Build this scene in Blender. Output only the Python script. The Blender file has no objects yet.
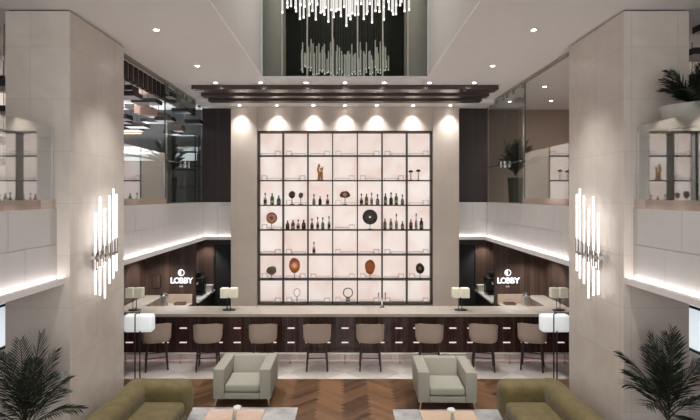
import bpy, bmesh, math, random
from mathutils import Vector, Matrix
random.seed(7)
PI = math.pi
scene = bpy.context.scene
COL = scene.collection

# ------------------------------------------------------------------ materials
def newmat(name):
    m = bpy.data.materials.new(name); m.use_nodes = True
    nt = m.node_tree; b = nt.nodes['Principled BSDF']
    return m, nt, b

def N(nt, t, **kw):
    n = nt.nodes.new(t)
    for k, v in kw.items():
        if k in n.inputs: n.inputs[k].default_value = v
        else: setattr(n, k, v)
    return n

def c4(c): return (c[0], c[1], c[2], 1)

def plain(name, col, rough=0.5, metal=0.0, spec=0.5, var=0.06, scale=6.0, bump=0.0, emit=0.0, ecol=None):
    m, nt, b = newmat(name)
    tc = N(nt, 'ShaderNodeTexCoord')
    nz = N(nt, 'ShaderNodeTexNoise', Scale=scale, Detail=4.0)
    nt.links.new(tc.outputs['Object'], nz.inputs['Vector'])
    r = N(nt, 'ShaderNodeValToRGB')
    r.color_ramp.elements[0].position = 0.3; r.color_ramp.elements[1].position = 0.7
    r.color_ramp.elements[0].color = c4([max(0, x * (1 - var)) for x in col])
    r.color_ramp.elements[1].color = c4([min(1, x * (1 + var)) for x in col])
    nt.links.new(nz.outputs['Fac'], r.inputs['Fac'])
    nt.links.new(r.outputs['Color'], b.inputs['Base Color'])
    b.inputs['Roughness'].default_value = rough
    b.inputs['Metallic'].default_value = metal
    b.inputs['Specular IOR Level'].default_value = spec
    if bump:
        bp = N(nt, 'ShaderNodeBump', Strength=bump, Distance=0.01)
        nt.links.new(nz.outputs['Fac'], bp.inputs['Height'])
        nt.links.new(bp.outputs['Normal'], b.inputs['Normal'])
    if emit:
        b.inputs['Emission Color'].default_value = c4(ecol or col)
        b.inputs['Emission Strength'].default_value = emit
    return m

def emitter(name, col, s):
    m, nt, b = newmat(name)
    b.inputs['Base Color'].default_value = c4(col)
    b.inputs['Emission Color'].default_value = c4(col)
    b.inputs['Emission Strength'].default_value = s
    return m

def wood(name, c1, c2, board=0.12, rough=0.35, axis='X', grain=30.0):
    """vertical boards: grain along z, joints every `board` metres across X+Y"""
    m, nt, b = newmat(name)
    tc = N(nt, 'ShaderNodeTexCoord')
    sep = N(nt, 'ShaderNodeSeparateXYZ'); nt.links.new(tc.outputs['Object'], sep.inputs[0])
    add = N(nt, 'ShaderNodeMath', operation='ADD')
    nt.links.new(sep.outputs['X'], add.inputs[0]); nt.links.new(sep.outputs['Y'], add.inputs[1])
    div = N(nt, 'ShaderNodeMath', operation='DIVIDE'); div.inputs[1].default_value = board
    nt.links.new(add.outputs[0], div.inputs[0])
    fl = N(nt, 'ShaderNodeMath', operation='FLOOR'); nt.links.new(div.outputs[0], fl.inputs[0])
    wn = N(nt, 'ShaderNodeTexWhiteNoise', noise_dimensions='1D'); nt.links.new(fl.outputs[0], wn.inputs['W'])
    mp = N(nt, 'ShaderNodeMapping'); mp.inputs['Scale'].default_value = (grain, grain, 1.2)
    nt.links.new(tc.outputs['Object'], mp.inputs['Vector'])
    nz = N(nt, 'ShaderNodeTexNoise', Scale=1.0, Detail=6.0, Roughness=0.6)
    nt.links.new(mp.outputs[0], nz.inputs['Vector'])
    mx = N(nt, 'ShaderNodeMath', operation='MULTIPLY_ADD'); mx.inputs[1].default_value = 0.45
    nt.links.new(wn.outputs['Value'], mx.inputs[0])
    m2 = N(nt, 'ShaderNodeMath', operation='MULTIPLY'); m2.inputs[1].default_value = 0.6
    nt.links.new(nz.outputs['Fac'], m2.inputs[0]); nt.links.new(m2.outputs[0], mx.inputs[2])
    r = N(nt, 'ShaderNodeValToRGB')
    r.color_ramp.elements[0].position = 0.2; r.color_ramp.elements[1].position = 0.75
    r.color_ramp.elements[0].color = c4(c1); r.color_ramp.elements[1].color = c4(c2)
    nt.links.new(mx.outputs[0], r.inputs['Fac'])
    # dark joint between boards
    fr = N(nt, 'ShaderNodeMath', operation='FRACT'); nt.links.new(div.outputs[0], fr.inputs[0])
    lt = N(nt, 'ShaderNodeMath', operation='LESS_THAN'); lt.inputs[1].default_value = 0.06
    nt.links.new(fr.outputs[0], lt.inputs[0])
    mix = N(nt, 'ShaderNodeMix', data_type='RGBA')
    nt.links.new(lt.outputs[0], mix.inputs['Factor'])
    nt.links.new(r.outputs['Color'], mix.inputs['A']); mix.inputs['B'].default_value = c4([x * 0.35 for x in c1])
    nt.links.new(mix.outputs['Result'], b.inputs['Base Color'])
    b.inputs['Roughness'].default_value = rough
    return m

def stone(name, c1, c2, joint, tw, th, rough=0.22, spec=0.5, veins=0.5):
    """stone cladding: faint tiles tw x th, cloudy veining"""
    m, nt, b = newmat(name)
    tc = N(nt, 'ShaderNodeTexCoord')
    sep = N(nt, 'ShaderNodeSeparateXYZ'); nt.links.new(tc.outputs['Object'], sep.inputs[0])
    add = N(nt, 'ShaderNodeMath', operation='ADD')
    nt.links.new(sep.outputs['X'], add.inputs[0]); nt.links.new(sep.outputs['Y'], add.inputs[1])
    cmb = N(nt, 'ShaderNodeCombineXYZ')
    nt.links.new(add.outputs[0], cmb.inputs['X']); nt.links.new(sep.outputs['Z'], cmb.inputs['Y'])
    br = N(nt, 'ShaderNodeTexBrick', offset=0.0)
    br.inputs['Scale'].default_value = 1.0
    br.inputs['Brick Width'].default_value = tw; br.inputs['Row Height'].default_value = th
    br.inputs['Mortar Size'].default_value = 0.004
    br.inputs['Color1'].default_value = (0, 0, 0, 1); br.inputs['Color2'].default_value = (1, 1, 1, 1)
    br.inputs['Mortar'].default_value = (0.5, 0.5, 0.5, 1)
    nt.links.new(cmb.outputs[0], br.inputs['Vector'])
    nz = N(nt, 'ShaderNodeTexNoise', Scale=1.6, Detail=8.0, Roughness=0.62, Distortion=0.9)
    nt.links.new(tc.outputs['Object'], nz.inputs['Vector'])
    ma = N(nt, 'ShaderNodeMath', operation='MULTIPLY_ADD'); ma.inputs[1].default_value = 0.14
    bw = N(nt, 'ShaderNodeRGBToBW'); nt.links.new(br.outputs['Color'], bw.inputs[0])
    nt.links.new(bw.outputs[0], ma.inputs[0])
    ms = N(nt, 'ShaderNodeMath', operation='MULTIPLY'); ms.inputs[1].default_value = 0.86
    nt.links.new(nz.outputs['Fac'], ms.inputs[0]); nt.links.new(ms.outputs[0], ma.inputs[2])
    r = N(nt, 'ShaderNodeValToRGB')
    r.color_ramp.elements[0].position = 0.25; r.color_ramp.elements[1].position = 0.75
    r.color_ramp.elements[0].color = c4(c1); r.color_ramp.elements[1].color = c4(c2)
    nt.links.new(ma.outputs[0], r.inputs['Fac'])
    mix = N(nt, 'ShaderNodeMix', data_type='RGBA')
    nt.links.new(br.outputs['Fac'], mix.inputs['Factor'])
    nt.links.new(r.outputs['Color'], mix.inputs['A']); mix.inputs['B'].default_value = c4(joint)
    nt.links.new(mix.outputs['Result'], b.inputs['Base Color'])
    b.inputs['Roughness'].default_value = rough
    b.inputs['Specular IOR Level'].default_value = spec
    return m

def glass(name, refl=0.2, tint=(1, 1, 1), gcol=(1, 1, 1)):
    m = bpy.data.materials.new(name); m.use_nodes = True
    nt = m.node_tree; nt.nodes.clear()
    out = N(nt, 'ShaderNodeOutputMaterial')
    tr = N(nt, 'ShaderNodeBsdfTransparent'); tr.inputs[0].default_value = c4(tint)
    gl = N(nt, 'ShaderNodeBsdfGlossy'); gl.inputs['Roughness'].default_value = 0.0; gl.inputs[0].default_value = c4(gcol)
    lw = N(nt, 'ShaderNodeLayerWeight', Blend=0.5)          # thin-sheet Schlick reflectance, the same from both faces
    pw = N(nt, 'ShaderNodeMath', operation='POWER'); pw.inputs[1].default_value = 5.0
    nt.links.new(lw.outputs['Facing'], pw.inputs[0])
    ad = N(nt, 'ShaderNodeMath', operation='ADD', use_clamp=True); ad.inputs[1].default_value = refl + .04
    nt.links.new(pw.outputs[0], ad.inputs[0])
    mx = N(nt, 'ShaderNodeMixShader')
    nt.links.new(ad.outputs[0], mx.inputs[0]); nt.links.new(tr.outputs[0], mx.inputs[1]); nt.links.new(gl.outputs[0], mx.inputs[2])
    nt.links.new(mx.outputs[0], out.inputs[0])
    return m

def attr_wood(name):
    m, nt, b = newmat(name)
    at = N(nt, 'ShaderNodeAttribute', attribute_name='plank')
    tc = N(nt, 'ShaderNodeTexCoord')
    nz = N(nt, 'ShaderNodeTexNoise', Scale=9.0, Detail=6.0, Distortion=1.5)
    nt.links.new(tc.outputs['Object'], nz.inputs['Vector'])
    ma = N(nt, 'ShaderNodeMath', operation='MULTIPLY_ADD'); ma.inputs[1].default_value = 0.35
    nt.links.new(nz.outputs['Fac'], ma.inputs[0])
    m2 = N(nt, 'ShaderNodeMath', operation='MULTIPLY'); m2.inputs[1].default_value = 0.65
    nt.links.new(at.outputs['Fac'], m2.inputs[0]); nt.links.new(m2.outputs[0], ma.inputs[2])
    r = N(nt, 'ShaderNodeValToRGB')
    r.color_ramp.elements[0].position = 0.15; r.color_ramp.elements[1].position = 0.85
    r.color_ramp.elements[0].color = (0.055, 0.027, 0.012, 1); r.color_ramp.elements[1].color = (0.245, 0.130, 0.066, 1)
    nt.links.new(ma.outputs[0], r.inputs['Fac'])
    nt.links.new(r.outputs['Color'], b.inputs['Base Color'])
    b.inputs['Roughness'].default_value = 0.3
    return m

def marble_floor(name):
    m, nt, b = newmat(name)
    tc = N(nt, 'ShaderNodeTexCoord')
    mp = N(nt, 'ShaderNodeMapping'); mp.inputs['Rotation'].default_value = (0, 0, PI / 4)
    nt.links.new(tc.outputs['Object'], mp.inputs['Vector'])
    ck = N(nt, 'ShaderNodeTexChecker', Scale=1.25)
    ck.inputs['Color1'].default_value = (0.80, 0.75, 0.69, 1); ck.inputs['Color2'].default_value = (0.68, 0.625, 0.57, 1)
    nt.links.new(mp.outputs[0], ck.inputs['Vector'])
    nz = N(nt, 'ShaderNodeTexNoise', Scale=3.0, Detail=8.0, Distortion=1.2)
    nt.links.new(tc.outputs['Object'], nz.inputs['Vector'])
    mix = N(nt, 'ShaderNodeMix', data_type='RGBA', blend_type='MULTIPLY'); mix.inputs['Factor'].default_value = 0.35
    nt.links.new(ck.outputs['Color'], mix.inputs['A']); nt.links.new(nz.outputs['Color'], mix.inputs['B'])
    bw = N(nt, 'ShaderNodeRGBToBW'); nt.links.new(nz.outputs['Color'], bw.inputs[0])
    nt.links.new(bw.outputs[0], mix.inputs['B'])
    nt.links.new(mix.outputs['Result'], b.inputs['Base Color'])
    b.inputs['Roughness'].default_value = 0.18
    return m

def onyx(name, strength):
    """backlit onyx sheet"""
    m, nt, b = newmat(name)
    tc = N(nt, 'ShaderNodeTexCoord')
    nz = N(nt, 'ShaderNodeTexNoise', Scale=1.7, Detail=6.0, Distortion=0.8)
    nt.links.new(tc.outputs['Object'], nz.inputs['Vector'])
    r = N(nt, 'ShaderNodeValToRGB')
    r.color_ramp.elements[0].position = 0.28; r.color_ramp.elements[1].position = 0.66
    r.color_ramp.elements[0].color = (0.86, 0.62, 0.54, 1); r.color_ramp.elements[1].color = (1.0, 0.90, 0.84, 1)
    nt.links.new(nz.outputs['Fac'], r.inputs['Fac'])
    nt.links.new(r.outputs['Color'], b.inputs['Emission Color'])
    b.inputs['Base Color'].default_value = (0.5, 0.46, 0.44, 1)
    b.inputs['Emission Strength'].default_value = strength
    b.inputs['Roughness'].default_value = 0.3
    return m

def translucent(nt, b, sock, col, k):
    tl = N(nt, 'ShaderNodeBsdfTranslucent')
    if sock is not None: nt.links.new(sock, tl.inputs[0])
    else: tl.inputs[0].default_value = c4(col)
    mx = N(nt, 'ShaderNodeMixShader'); mx.inputs[0].default_value = k
    nt.links.new(b.outputs[0], mx.inputs[1]); nt.links.new(tl.outputs[0], mx.inputs[2])
    nt.links.new(mx.outputs[0], nt.nodes['Material Output'].inputs[0])

def agate(name, c_in, c_mid, c_out, rad=.15):
    m, nt, b = newmat(name)
    tc = N(nt, 'ShaderNodeTexCoord')
    ln = N(nt, 'ShaderNodeVectorMath', operation='LENGTH'); nt.links.new(tc.outputs['Object'], ln.inputs[0])
    nz = N(nt, 'ShaderNodeTexNoise', Scale=18.0, Detail=3.0); nt.links.new(tc.outputs['Object'], nz.inputs['Vector'])
    ma = N(nt, 'ShaderNodeMath', operation='MULTIPLY_ADD'); ma.inputs[1].default_value = 0.08
    nt.links.new(nz.outputs['Fac'], ma.inputs[0]); nt.links.new(ln.outputs['Value'], ma.inputs[2])
    r = N(nt, 'ShaderNodeValToRGB')
    e = r.color_ramp.elements
    e[0].position = .22 * rad + .04; e[0].color = c4(c_in); e[1].position = .95 * rad + .04; e[1].color = c4(c_out)
    k = e.new(.55 * rad + .04); k.color = c4(c_mid)
    nt.links.new(ma.outputs[0], r.inputs['Fac'])
    nt.links.new(r.outputs['Color'], b.inputs['Base Color'])
    b.inputs['Roughness'].default_value = 0.25
    translucent(nt, b, r.outputs['Color'], None, 0.7)
    return m

def bottle_glass(name, col, alpha=0.75):
    m, nt, b = newmat(name)
    b.inputs['Base Color'].default_value = c4(col)
    b.inputs['Roughness'].default_value = 0.08
    b.inputs['Alpha'].default_value = alpha
    translucent(nt, b, None, col, 0.6)
    return m

M = {}
M['ceiling'] = plain('ceiling_paint', (0.90, 0.89, 0.895), 0.9, var=0.01)
M['shaft'] = plain('shaft_paint', (0.62, 0.59, 0.57), 0.85, var=0.015)
M['column'] = stone('beige_limestone', (0.61, 0.545, 0.485), (0.74, 0.68, 0.625), (0.56, 0.50, 0.445), 0.62, 0.70, 0.22)
M['frame_stone'] = stone('taupe_stone', (0.50, 0.425, 0.365), (0.57, 0.49, 0.425), (0.46, 0.39, 0.33), 1.5, 1.45, 0.45)
M['white_panel'] = plain('white_lacquer_panel', (0.53, 0.515, 0.50), 0.4, var=0.01)
M['ledge'] = plain('white_ledge', (0.74, 0.70, 0.68), 0.5, var=0.01)
M['shadow_gap'] = plain('dark_shadow_gap', (0.05, 0.045, 0.04), 0.8)
M['dark_wood'] = wood('dark_walnut_boards', (0.034, 0.019, 0.014), (0.082, 0.048, 0.036), 0.13, 0.4)
M['upper_wood'] = wood('aubergine_wood_boards', (0.012, 0.006, 0.006), (0.030, 0.016, 0.015), 0.10, 0.55)
M['bar_wood'] = wood('bar_front_walnut', (0.038, 0.017, 0.014), (0.092, 0.046, 0.038), 0.06, 0.25)
M['beam'] = plain('dark_gloss_beam', (0.062, 0.044, 0.041), 0.28, var=0.1)
M['counter'] = plain('cream_quartz_counter', (0.42, 0.375, 0.325), 0.25, var=0.04)
M['tan_riser'] = plain('tan_wood_riser', (0.50, 0.39, 0.31), 0.5)
M['brown_tray'] = plain('brown_tray_wood', (0.16, 0.09, 0.06), 0.5)
M['parquet'] = attr_wood('herringbone_parquet')
M['marble'] = marble_floor('cream_marble_floor')
M['glass'] = glass('clear_balustrade_glass', 0.24, (0.90, 0.93, 0.92))
M['screen_glass'] = glass('clear_screen_glass', 0.03, (0.92, 0.95, 0.94), (.75, .78, .76))
M['glass_edge'] = plain('dark_glass_edge', (0.05, 0.07, 0.065), 0.2)
M['void_glass'] = plain('dark_green_mirror_glass', (0.27, 0.285, 0.25), 0.02, metal=1.0, var=0.03)
M['steel'] = plain('brushed_steel', (0.62, 0.60, 0.57), 0.22, metal=1.0, var=0.03)
M['rail'] = plain('satin_brass_rail', (0.78, 0.70, 0.62), 0.45, metal=0.55, var=0.03)
M['satin_steel'] = plain('satin_steel', (0.72, 0.70, 0.67), 0.5, metal=0.75, var=0.05)
M['bronze'] = plain('polished_bronze_channel', (0.66, 0.56, 0.50), 0.12, metal=1.0, var=0.03)
M['chrome'] = plain('chrome', (0.75, 0.74, 0.73), 0.1, metal=1.0, var=0.02)
M['mullion'] = plain('pale_mullion', (0.36, 0.34, 0.30), 0.4, var=0.03)
M['onyx'] = onyx('backlit_onyx', 0.257)
M['shelf_metal'] = plain('dark_bronze_shelf', (0.022, 0.014, 0.010), 0.6, var=0.05)
M['black'] = plain('black_metal', (0.012, 0.011, 0.011), 0.35, var=0.05)
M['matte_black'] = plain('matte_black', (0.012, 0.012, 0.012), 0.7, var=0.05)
M['led'] = emitter('led_strip', (1.0, 0.94, 0.94), 4.2)
M['slot'] = emitter('bar_light_slot', (1.0, 0.80, 0.83), .24)
M['toe_led'] = emitter('toe_kick_led', (1.0, 0.76, 0.80), 2.0)
M['lens'] = emitter('downlight_lens', (1.0, 0.96, 0.92), 14.0)
M['trim_ring'] = plain('white_trim_ring', (0.8, 0.78, 0.76), 0.5)
M['rod'] = plain('crystal_rod', (0.48, 0.47, 0.46), 0.12, var=0.04, emit=0.20, ecol=(1, 0.97, 0.93))
M['rod_tip'] = emitter('rod_tip_light', (1.0, 0.97, 0.93), 0.5)
M['wire'] = plain('thin_wire', (0.25, 0.25, 0.24), 0.4, metal=0.5)
M['sconce_tube'] = emitter('sconce_glass_tube', (1.0, 0.96, 0.95), .8)
M['stool_fabric'] = plain('taupe_leather', (0.43, 0.335, 0.28), 0.55, var=0.05, scale=25, bump=0.1)
M['stool_seat'] = plain('dark_seat_fabric', (0.16, 0.125, 0.105), 0.6)
M['stool_leg'] = plain('dark_wood_leg', (0.035, 0.024, 0.02), 0.4)
M['chair_fabric'] = plain('sage_grey_fabric', (0.345, 0.332, 0.277), 0.85, var=0.05, scale=60, bump=0.15)
M['chair_leg'] = plain('warm_metal_leg', (0.55, 0.42, 0.32), 0.3, metal=0.8)
M['velvet'] = plain('olive_velvet', (0.135, 0.103, 0.034), 0.75, var=0.22, scale=7, bump=0.3)
M['velvet'].node_tree.nodes['Principled BSDF'].inputs['Sheen Weight'].default_value = 0.12
M['shade_white'] = plain('lit_white_shade', (0.75, 0.77, 0.78), 0.8, var=0.02, emit=0.13, ecol=(0.92, 0.97, 1.0))
M['shade_cream'] = plain('cream_linen_shade', (0.66, 0.62, 0.50), 0.85, var=0.03, emit=0.07, ecol=(1.0, 0.94, 0.78))
M['rug'] = plain('light_grey_rug', (0.44, 0.43, 0.42), 0.95, var=0.28, scale=3.5, bump=0.3)
M['table_pink'] = stone('pale_pink_marble', (0.60, 0.36, 0.24), (0.78, 0.70, 0.63), (0.68, 0.52, 0.42), 4, 4, 0.25)
M['table_peach'] = stone('peach_marble', (0.62, 0.44, 0.31), (0.70, 0.54, 0.41), (0.66, 0.5, 0.38), 4, 4, 0.25)
M['leaf'] = plain('dark_palm_leaf', (0.009, 0.016, 0.008), 0.4, var=0.5, scale=4)
M['stalk'] = plain('palm_stalk', (0.022, 0.024, 0.012), 0.6)
M['pot_dark'] = plain('dark_planter', (0.05, 0.047, 0.045), 0.5)
M['bowl'] = plain('stone_white_bowl', (0.55, 0.54, 0.50), 0.5, var=0.05)
M['soil'] = plain('soil', (0.03, 0.022, 0.016), 0.95)
M['sign'] = emitter('sign_letters', (0.82, 0.92, 1.0), 0.17)
M['petal'] = plain('white_petals', (0.82, 0.81, 0.76), 0.6)
M['stem'] = plain('yellow_green_stem', (0.26, 0.27, 0.06), 0.5)
M['vase'] = bottle_glass('clear_vase_glass', (0.75, 0.78, 0.76), 0.35)
M['block_black'] = plain('black_block', (0.010, 0.008, 0.009), 0.5)
M['block_lit_under'] = plain('lit_block_face', (0.62, 0.62, 0.66), 0.6)
M['block_beige'] = plain('rose_wood_block', (0.42, 0.29, 0.24), 0.6)
M['mezz_grey'] = plain('blue_grey_wall', (0.12, 0.122, 0.128), 0.7, var=0.05)
M['mezz_beige'] = plain('tan_wall', (0.36, 0.275, 0.22), 0.7, var=0.03)
M['mezz_floor'] = plain('mezzanine_floor', (0.25, 0.2, 0.17), 0.5)
M['wall_light'] = plain('side_wall_plaster', (0.55, 0.52, 0.5), 0.8, var=0.02)
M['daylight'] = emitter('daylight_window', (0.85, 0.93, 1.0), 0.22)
M['machine'] = plain('black_machine', (0.015, 0.015, 0.016), 0.3)
M['white_ceramic'] = plain('white_ceramic', (0.75, 0.72, 0.68), 0.3)
M['acrylic'] = plain('frosted_acrylic_edge', (0.46, 0.38, 0.34), 0.4)
M['gold_led'] = emitter('warm_cove_strip', (1.0, 0.72, 0.42), .5)

# ------------------------------------------------------------------ mesh helpers
def box(bm, x0, x1, y0, y1, z0, z1, mi=0):
    v = [bm.verts.new(p) for p in ((x0, y0, z0), (x1, y0, z0), (x1, y1, z0), (x0, y1, z0),
                                   (x0, y0, z1), (x1, y0, z1), (x1, y1, z1), (x0, y1, z1))]
    fs = []
    for q in ((0, 3, 2, 1), (4, 5, 6, 7), (0, 1, 5, 4), (1, 2, 6, 5), (2, 3, 7, 6), (3, 0, 4, 7)):
        f = bm.faces.new([v[i] for i in q]); f.material_index = mi; fs.append(f)
    return fs

def hexa(bm, pts, mi=0):
    v = [bm.verts.new(p) for p in pts]
    fs = []
    for q in ((0, 3, 2, 1), (4, 5, 6, 7), (0, 1, 5, 4), (1, 2, 6, 5), (2, 3, 7, 6), (3, 0, 4, 7)):
        f = bm.faces.new([v[i] for i in q]); f.material_index = mi; fs.append(f)
    return fs

def bevel_faces(bm, fs, r, seg=3):
    es = list({e for f in fs for e in f.edges})
    bmesh.ops.bevel(bm, geom=es, offset=r, segments=seg, profile=0.5, affect='EDGES')

def rbox(bm, x0, x1, y0, y1, z0, z1, r=0.02, seg=3):
    bevel_faces(bm, box(bm, x0, x1, y0, y1, z0, z1), r, seg)

def tube(bm, p, q, r0, r1=None, n=10, cap=True, mi=0):
    r1 = r0 if r1 is None else r1
    p = Vector(p); q = Vector(q); d = (q - p).normalized()
    a = d.orthogonal().normalized(); b = d.cross(a)
    A = []; B = []
    for i in range(n):
        t = 2 * PI * i / n; o = a * math.cos(t) + b * math.sin(t)
        A.append(bm.verts.new(p + o * r0)); B.append(bm.verts.new(q + o * r1))
    for i in range(n):
        j = (i + 1) % n
        f = bm.faces.new((A[i], A[j], B[j], B[i])); f.material_index = mi
    if cap:
        f = bm.faces.new(A[::-1]); f.material_index = mi
        f = bm.faces.new(B); f.material_index = mi

def lathe(bm, prof, n=20, c=(0, 0, 0), sx=1, sy=1, mi=0, cap=True):
    """prof: list of (r, z) bottom to top"""
    rings = []
    for r, z in prof:
        if r < 1e-5: rings.append([bm.verts.new((c[0], c[1], c[2] + z))])
        else: rings.append([bm.verts.new((c[0] + sx * r * math.cos(2 * PI * i / n), c[1] + sy * r * math.sin(2 * PI * i / n), c[2] + z)) for i in range(n)])
    for a, b in zip(rings, rings[1:]):
        for i in range(n):
            j = (i + 1) % n
            if len(a) == 1 and len(b) == 1: continue
            if len(a) == 1: f = bm.faces.new((a[0], b[j], b[i]))
            elif len(b) == 1: f = bm.faces.new((a[i], a[j], b[0]))
            else: f = bm.faces.new((a[i], a[j], b[j], b[i]))
            f.material_index = mi
    if not cap: return
    if len(rings[0]) > 1: bm.faces.new(rings[0][::-1]).material_index = mi
    if len(rings[-1]) > 1: bm.faces.new(rings[-1]).material_index = mi

def torus(bm, c, R, r, nu=28, nv=8, axis='Y', sz=1.0, egg=0.0):
    g = []
    for i in range(nu):
        t = 2 * PI * i / nu
        row = []
        for j in range(nv):
            p = 2 * PI * j / nv
            rr = R + r * math.cos(p)
            x = rr * math.cos(t) * (1 - egg * math.sin(t)); z = rr * math.sin(t) * sz; y = r * math.sin(p)
            if axis == 'Y': row.append(bm.verts.new((c[0] + x, c[1] + y, c[2] + z)))
            else: row.append(bm.verts.new((c[0] + x, c[1] + z, c[2] + y)))
        g.append(row)
    for i in range(nu):
        for j in range(nv):
            a, b = (i + 1) % nu, (j + 1) % nv
            bm.faces.new((g[i][j], g[a][j], g[a][b], g[i][b]))

def obj(name, bm, mats, parent=None, loc=(0, 0, 0), rz=0.0, smooth=None):
    me = bpy.data.meshes.new(name)
    bmesh.ops.recalc_face_normals(bm, faces=bm.faces)
    bm.to_mesh(me); bm.free()
    for m in (mats if isinstance(mats, (list, tuple)) else [mats]): me.materials.append(m)
    if smooth is not None:
        for p in me.polygons: p.use_smooth = True
        me.set_sharp_from_angle(angle=math.radians(smooth))
    o = bpy.data.objects.new(name, me); COL.objects.link(o)
    o.location = loc; o.rotation_euler = (0, 0, rz)
    if parent is not None: o.parent = parent
    return o

def tag(o, label, cat, group=None):
    o['label'] = label; o['category'] = cat
    if group: o['group'] = group
    return o

def thing(name, label, cat, loc=(0, 0, 0), rz=0.0, group=None):
    o = bpy.data.objects.new(name, None); COL.objects.link(o)
    o.empty_display_size = 0.1
    o.location = loc; o.rotation_euler = (0, 0, rz)
    return tag(o, label, cat, group)

def struct(name, bm, mats, smooth=None):
    o = obj(name, bm, mats, smooth=smooth); o['kind'] = 'structure'
    return o

def dup(root, loc, rz, label, group=None):
    r = root.copy(); COL.objects.link(r); r.location = loc; r.rotation_euler = (0, 0, rz)
    r['label'] = label
    if group: r['group'] = group
    for ch in list(root.children):
        c = ch.copy(); COL.objects.link(c); c.parent = r
        for g in list(ch.children):
            d = g.copy(); COL.objects.link(d); d.parent = c
    return r

def B(): return bmesh.new()

ORD = ['first', 'second', 'third', 'fourth', 'fifth', 'sixth', 'seventh', 'eighth']

# ------------------------------------------------------------------ dimensions
ZC = 6.10          # ceiling
ZM0, ZM1 = 2.49, 3.43   # mezzanine parapet bottom / top
XP = 3.86          # parapet plane
YB = 13.6          # parapet's turn at the bar wall
CX0, CX1 = 3.70, 4.57   # column
CY0, CY1 = 6.70, 8.33
COLX = {-1: (3.685, 4.55), 1: (3.735, 4.61)}
YF = -4.0          # glazed front of the lobby, behind the camera
XW = 7.2           # outer side walls
YW = 14.5          # rear wall
VX, VY0, VY1, VZ = 1.736, 6.3, 10.46, 9.6   # void in the ceiling

# ------------------------------------------------------------------ floor
def herringbone():
    bm = B(); lay = bm.faces.layers.float.new('plank')
    L, W = 0.64, 0.105
    X0, X1, Y0, Y1 = -5.2, 5.2, 4.6, 9.84
    rot = Matrix.Rotation(PI / 4, 2)
    cen = Vector((0, 7.2))
    for j in range(-14, 15):
        for k in range(-80, 81):
            for kind in (0, 1):
                ox, oy = k * W + j * L, k * W - j * L
                r = (ox, ox + L, oy, oy + W) if kind == 0 else (ox + L, ox + L + W, oy + W - L, oy + W)
                pts = [rot @ Vector(p) + cen for p in ((r[0], r[2]), (r[1], r[2]), (r[1], r[3]), (r[0], r[3]))]
                if max(p.x for p in pts) < X0 or min(p.x for p in pts) > X1 or max(p.y for p in pts) < Y0 or min(p.y for p in pts) > Y1: continue
                f = bm.faces.new([bm.verts.new((p.x, p.y, 0)) for p in pts])
                f[lay] = random.random() * 0.5 + (0.45 if kind else 0.0)
    for co, no in (((X0, 0, 0), (-1, 0, 0)), ((X1, 0, 0), (1, 0, 0)), ((0, Y0, 0), (0, -1, 0)), ((0, Y1, 0), (0, 1, 0))):
        bmesh.ops.bisect_plane(bm, geom=bm.verts[:] + bm.edges[:] + bm.faces[:], plane_co=co, plane_no=no, clear_outer=True)
    def quad(a, b, c, d, mi, z=0.0):
        f = bm.faces.new([bm.verts.new(p) for p in ((a, c, z), (b, c, z), (b, d, z), (a, d, z))]); f.material_index = mi; f[lay] = 0.5
    quad(-XW, X0, YF, Y1, 0); quad(X1, XW, YF, Y1, 0); quad(X0, X1, YF, Y0, 0)
    quad(-XW, XW, Y1, YW, 1)
    box(bm, -XW, XW, YF, YW, -0.2, -0.02, 0)
    return struct('floor', bm, [M['parquet'], M['marble']])
herringbone()

# ------------------------------------------------------------------ ceiling with its shaft
bm = B()
T = 0.02
for a, b, c, d in ((-XW, -VX, YF, YW), (VX, XW, YF, YW), (-VX, VX, YF, VY0), (-VX, VX, VY1 + 0.09, YW)):
    box(bm, a, b, c, d, ZC, ZC + T)
# lower soffit strip over the bar wall
box(bm, -XP, XP, 12.92, YB + 0.1, 6.0, ZC)
struct('ceiling', bm, M['ceiling'])
bm = B(); box(bm, -VX - 0.15, -VX, VY0, VY1, ZC + T, VZ); struct('wall_shaft_left', bm, M['shaft'])
bm = B(); box(bm, VX, VX + 0.15, VY0, VY1, ZC + T, VZ); struct('wall_shaft_right', bm, M['shaft'])
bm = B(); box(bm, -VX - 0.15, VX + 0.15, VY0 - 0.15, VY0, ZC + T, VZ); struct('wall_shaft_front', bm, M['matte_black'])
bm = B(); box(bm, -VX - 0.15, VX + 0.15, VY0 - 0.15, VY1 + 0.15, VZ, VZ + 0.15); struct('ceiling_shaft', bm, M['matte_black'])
# dark glass at the shaft's back
g = thing('glass_partition', 'tall dark green glass wall with slim pale mullions behind the chandelier', 'glass wall', (0, VY1, ZC + 0.02))
bm = B(); box(bm, -VX, VX, 0.03, 0.08, 0, VZ - ZC - 0.03); obj('glass_pane', bm, M['void_glass'], g)
for k in range(6):
    bm = B(); x = -1.318 + k * 0.527; box(bm, x - 0.014, x + 0.014, 0.0, 0.03, 0, VZ - ZC - 0.03); obj('mullion', bm, M['mullion'], g)
bm = B(); box(bm, -VX, VX, 0.01, 0.03, 2.55 - 0.9, 2.57 - 0.9); obj('transom', bm, M['black'], g)

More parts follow.
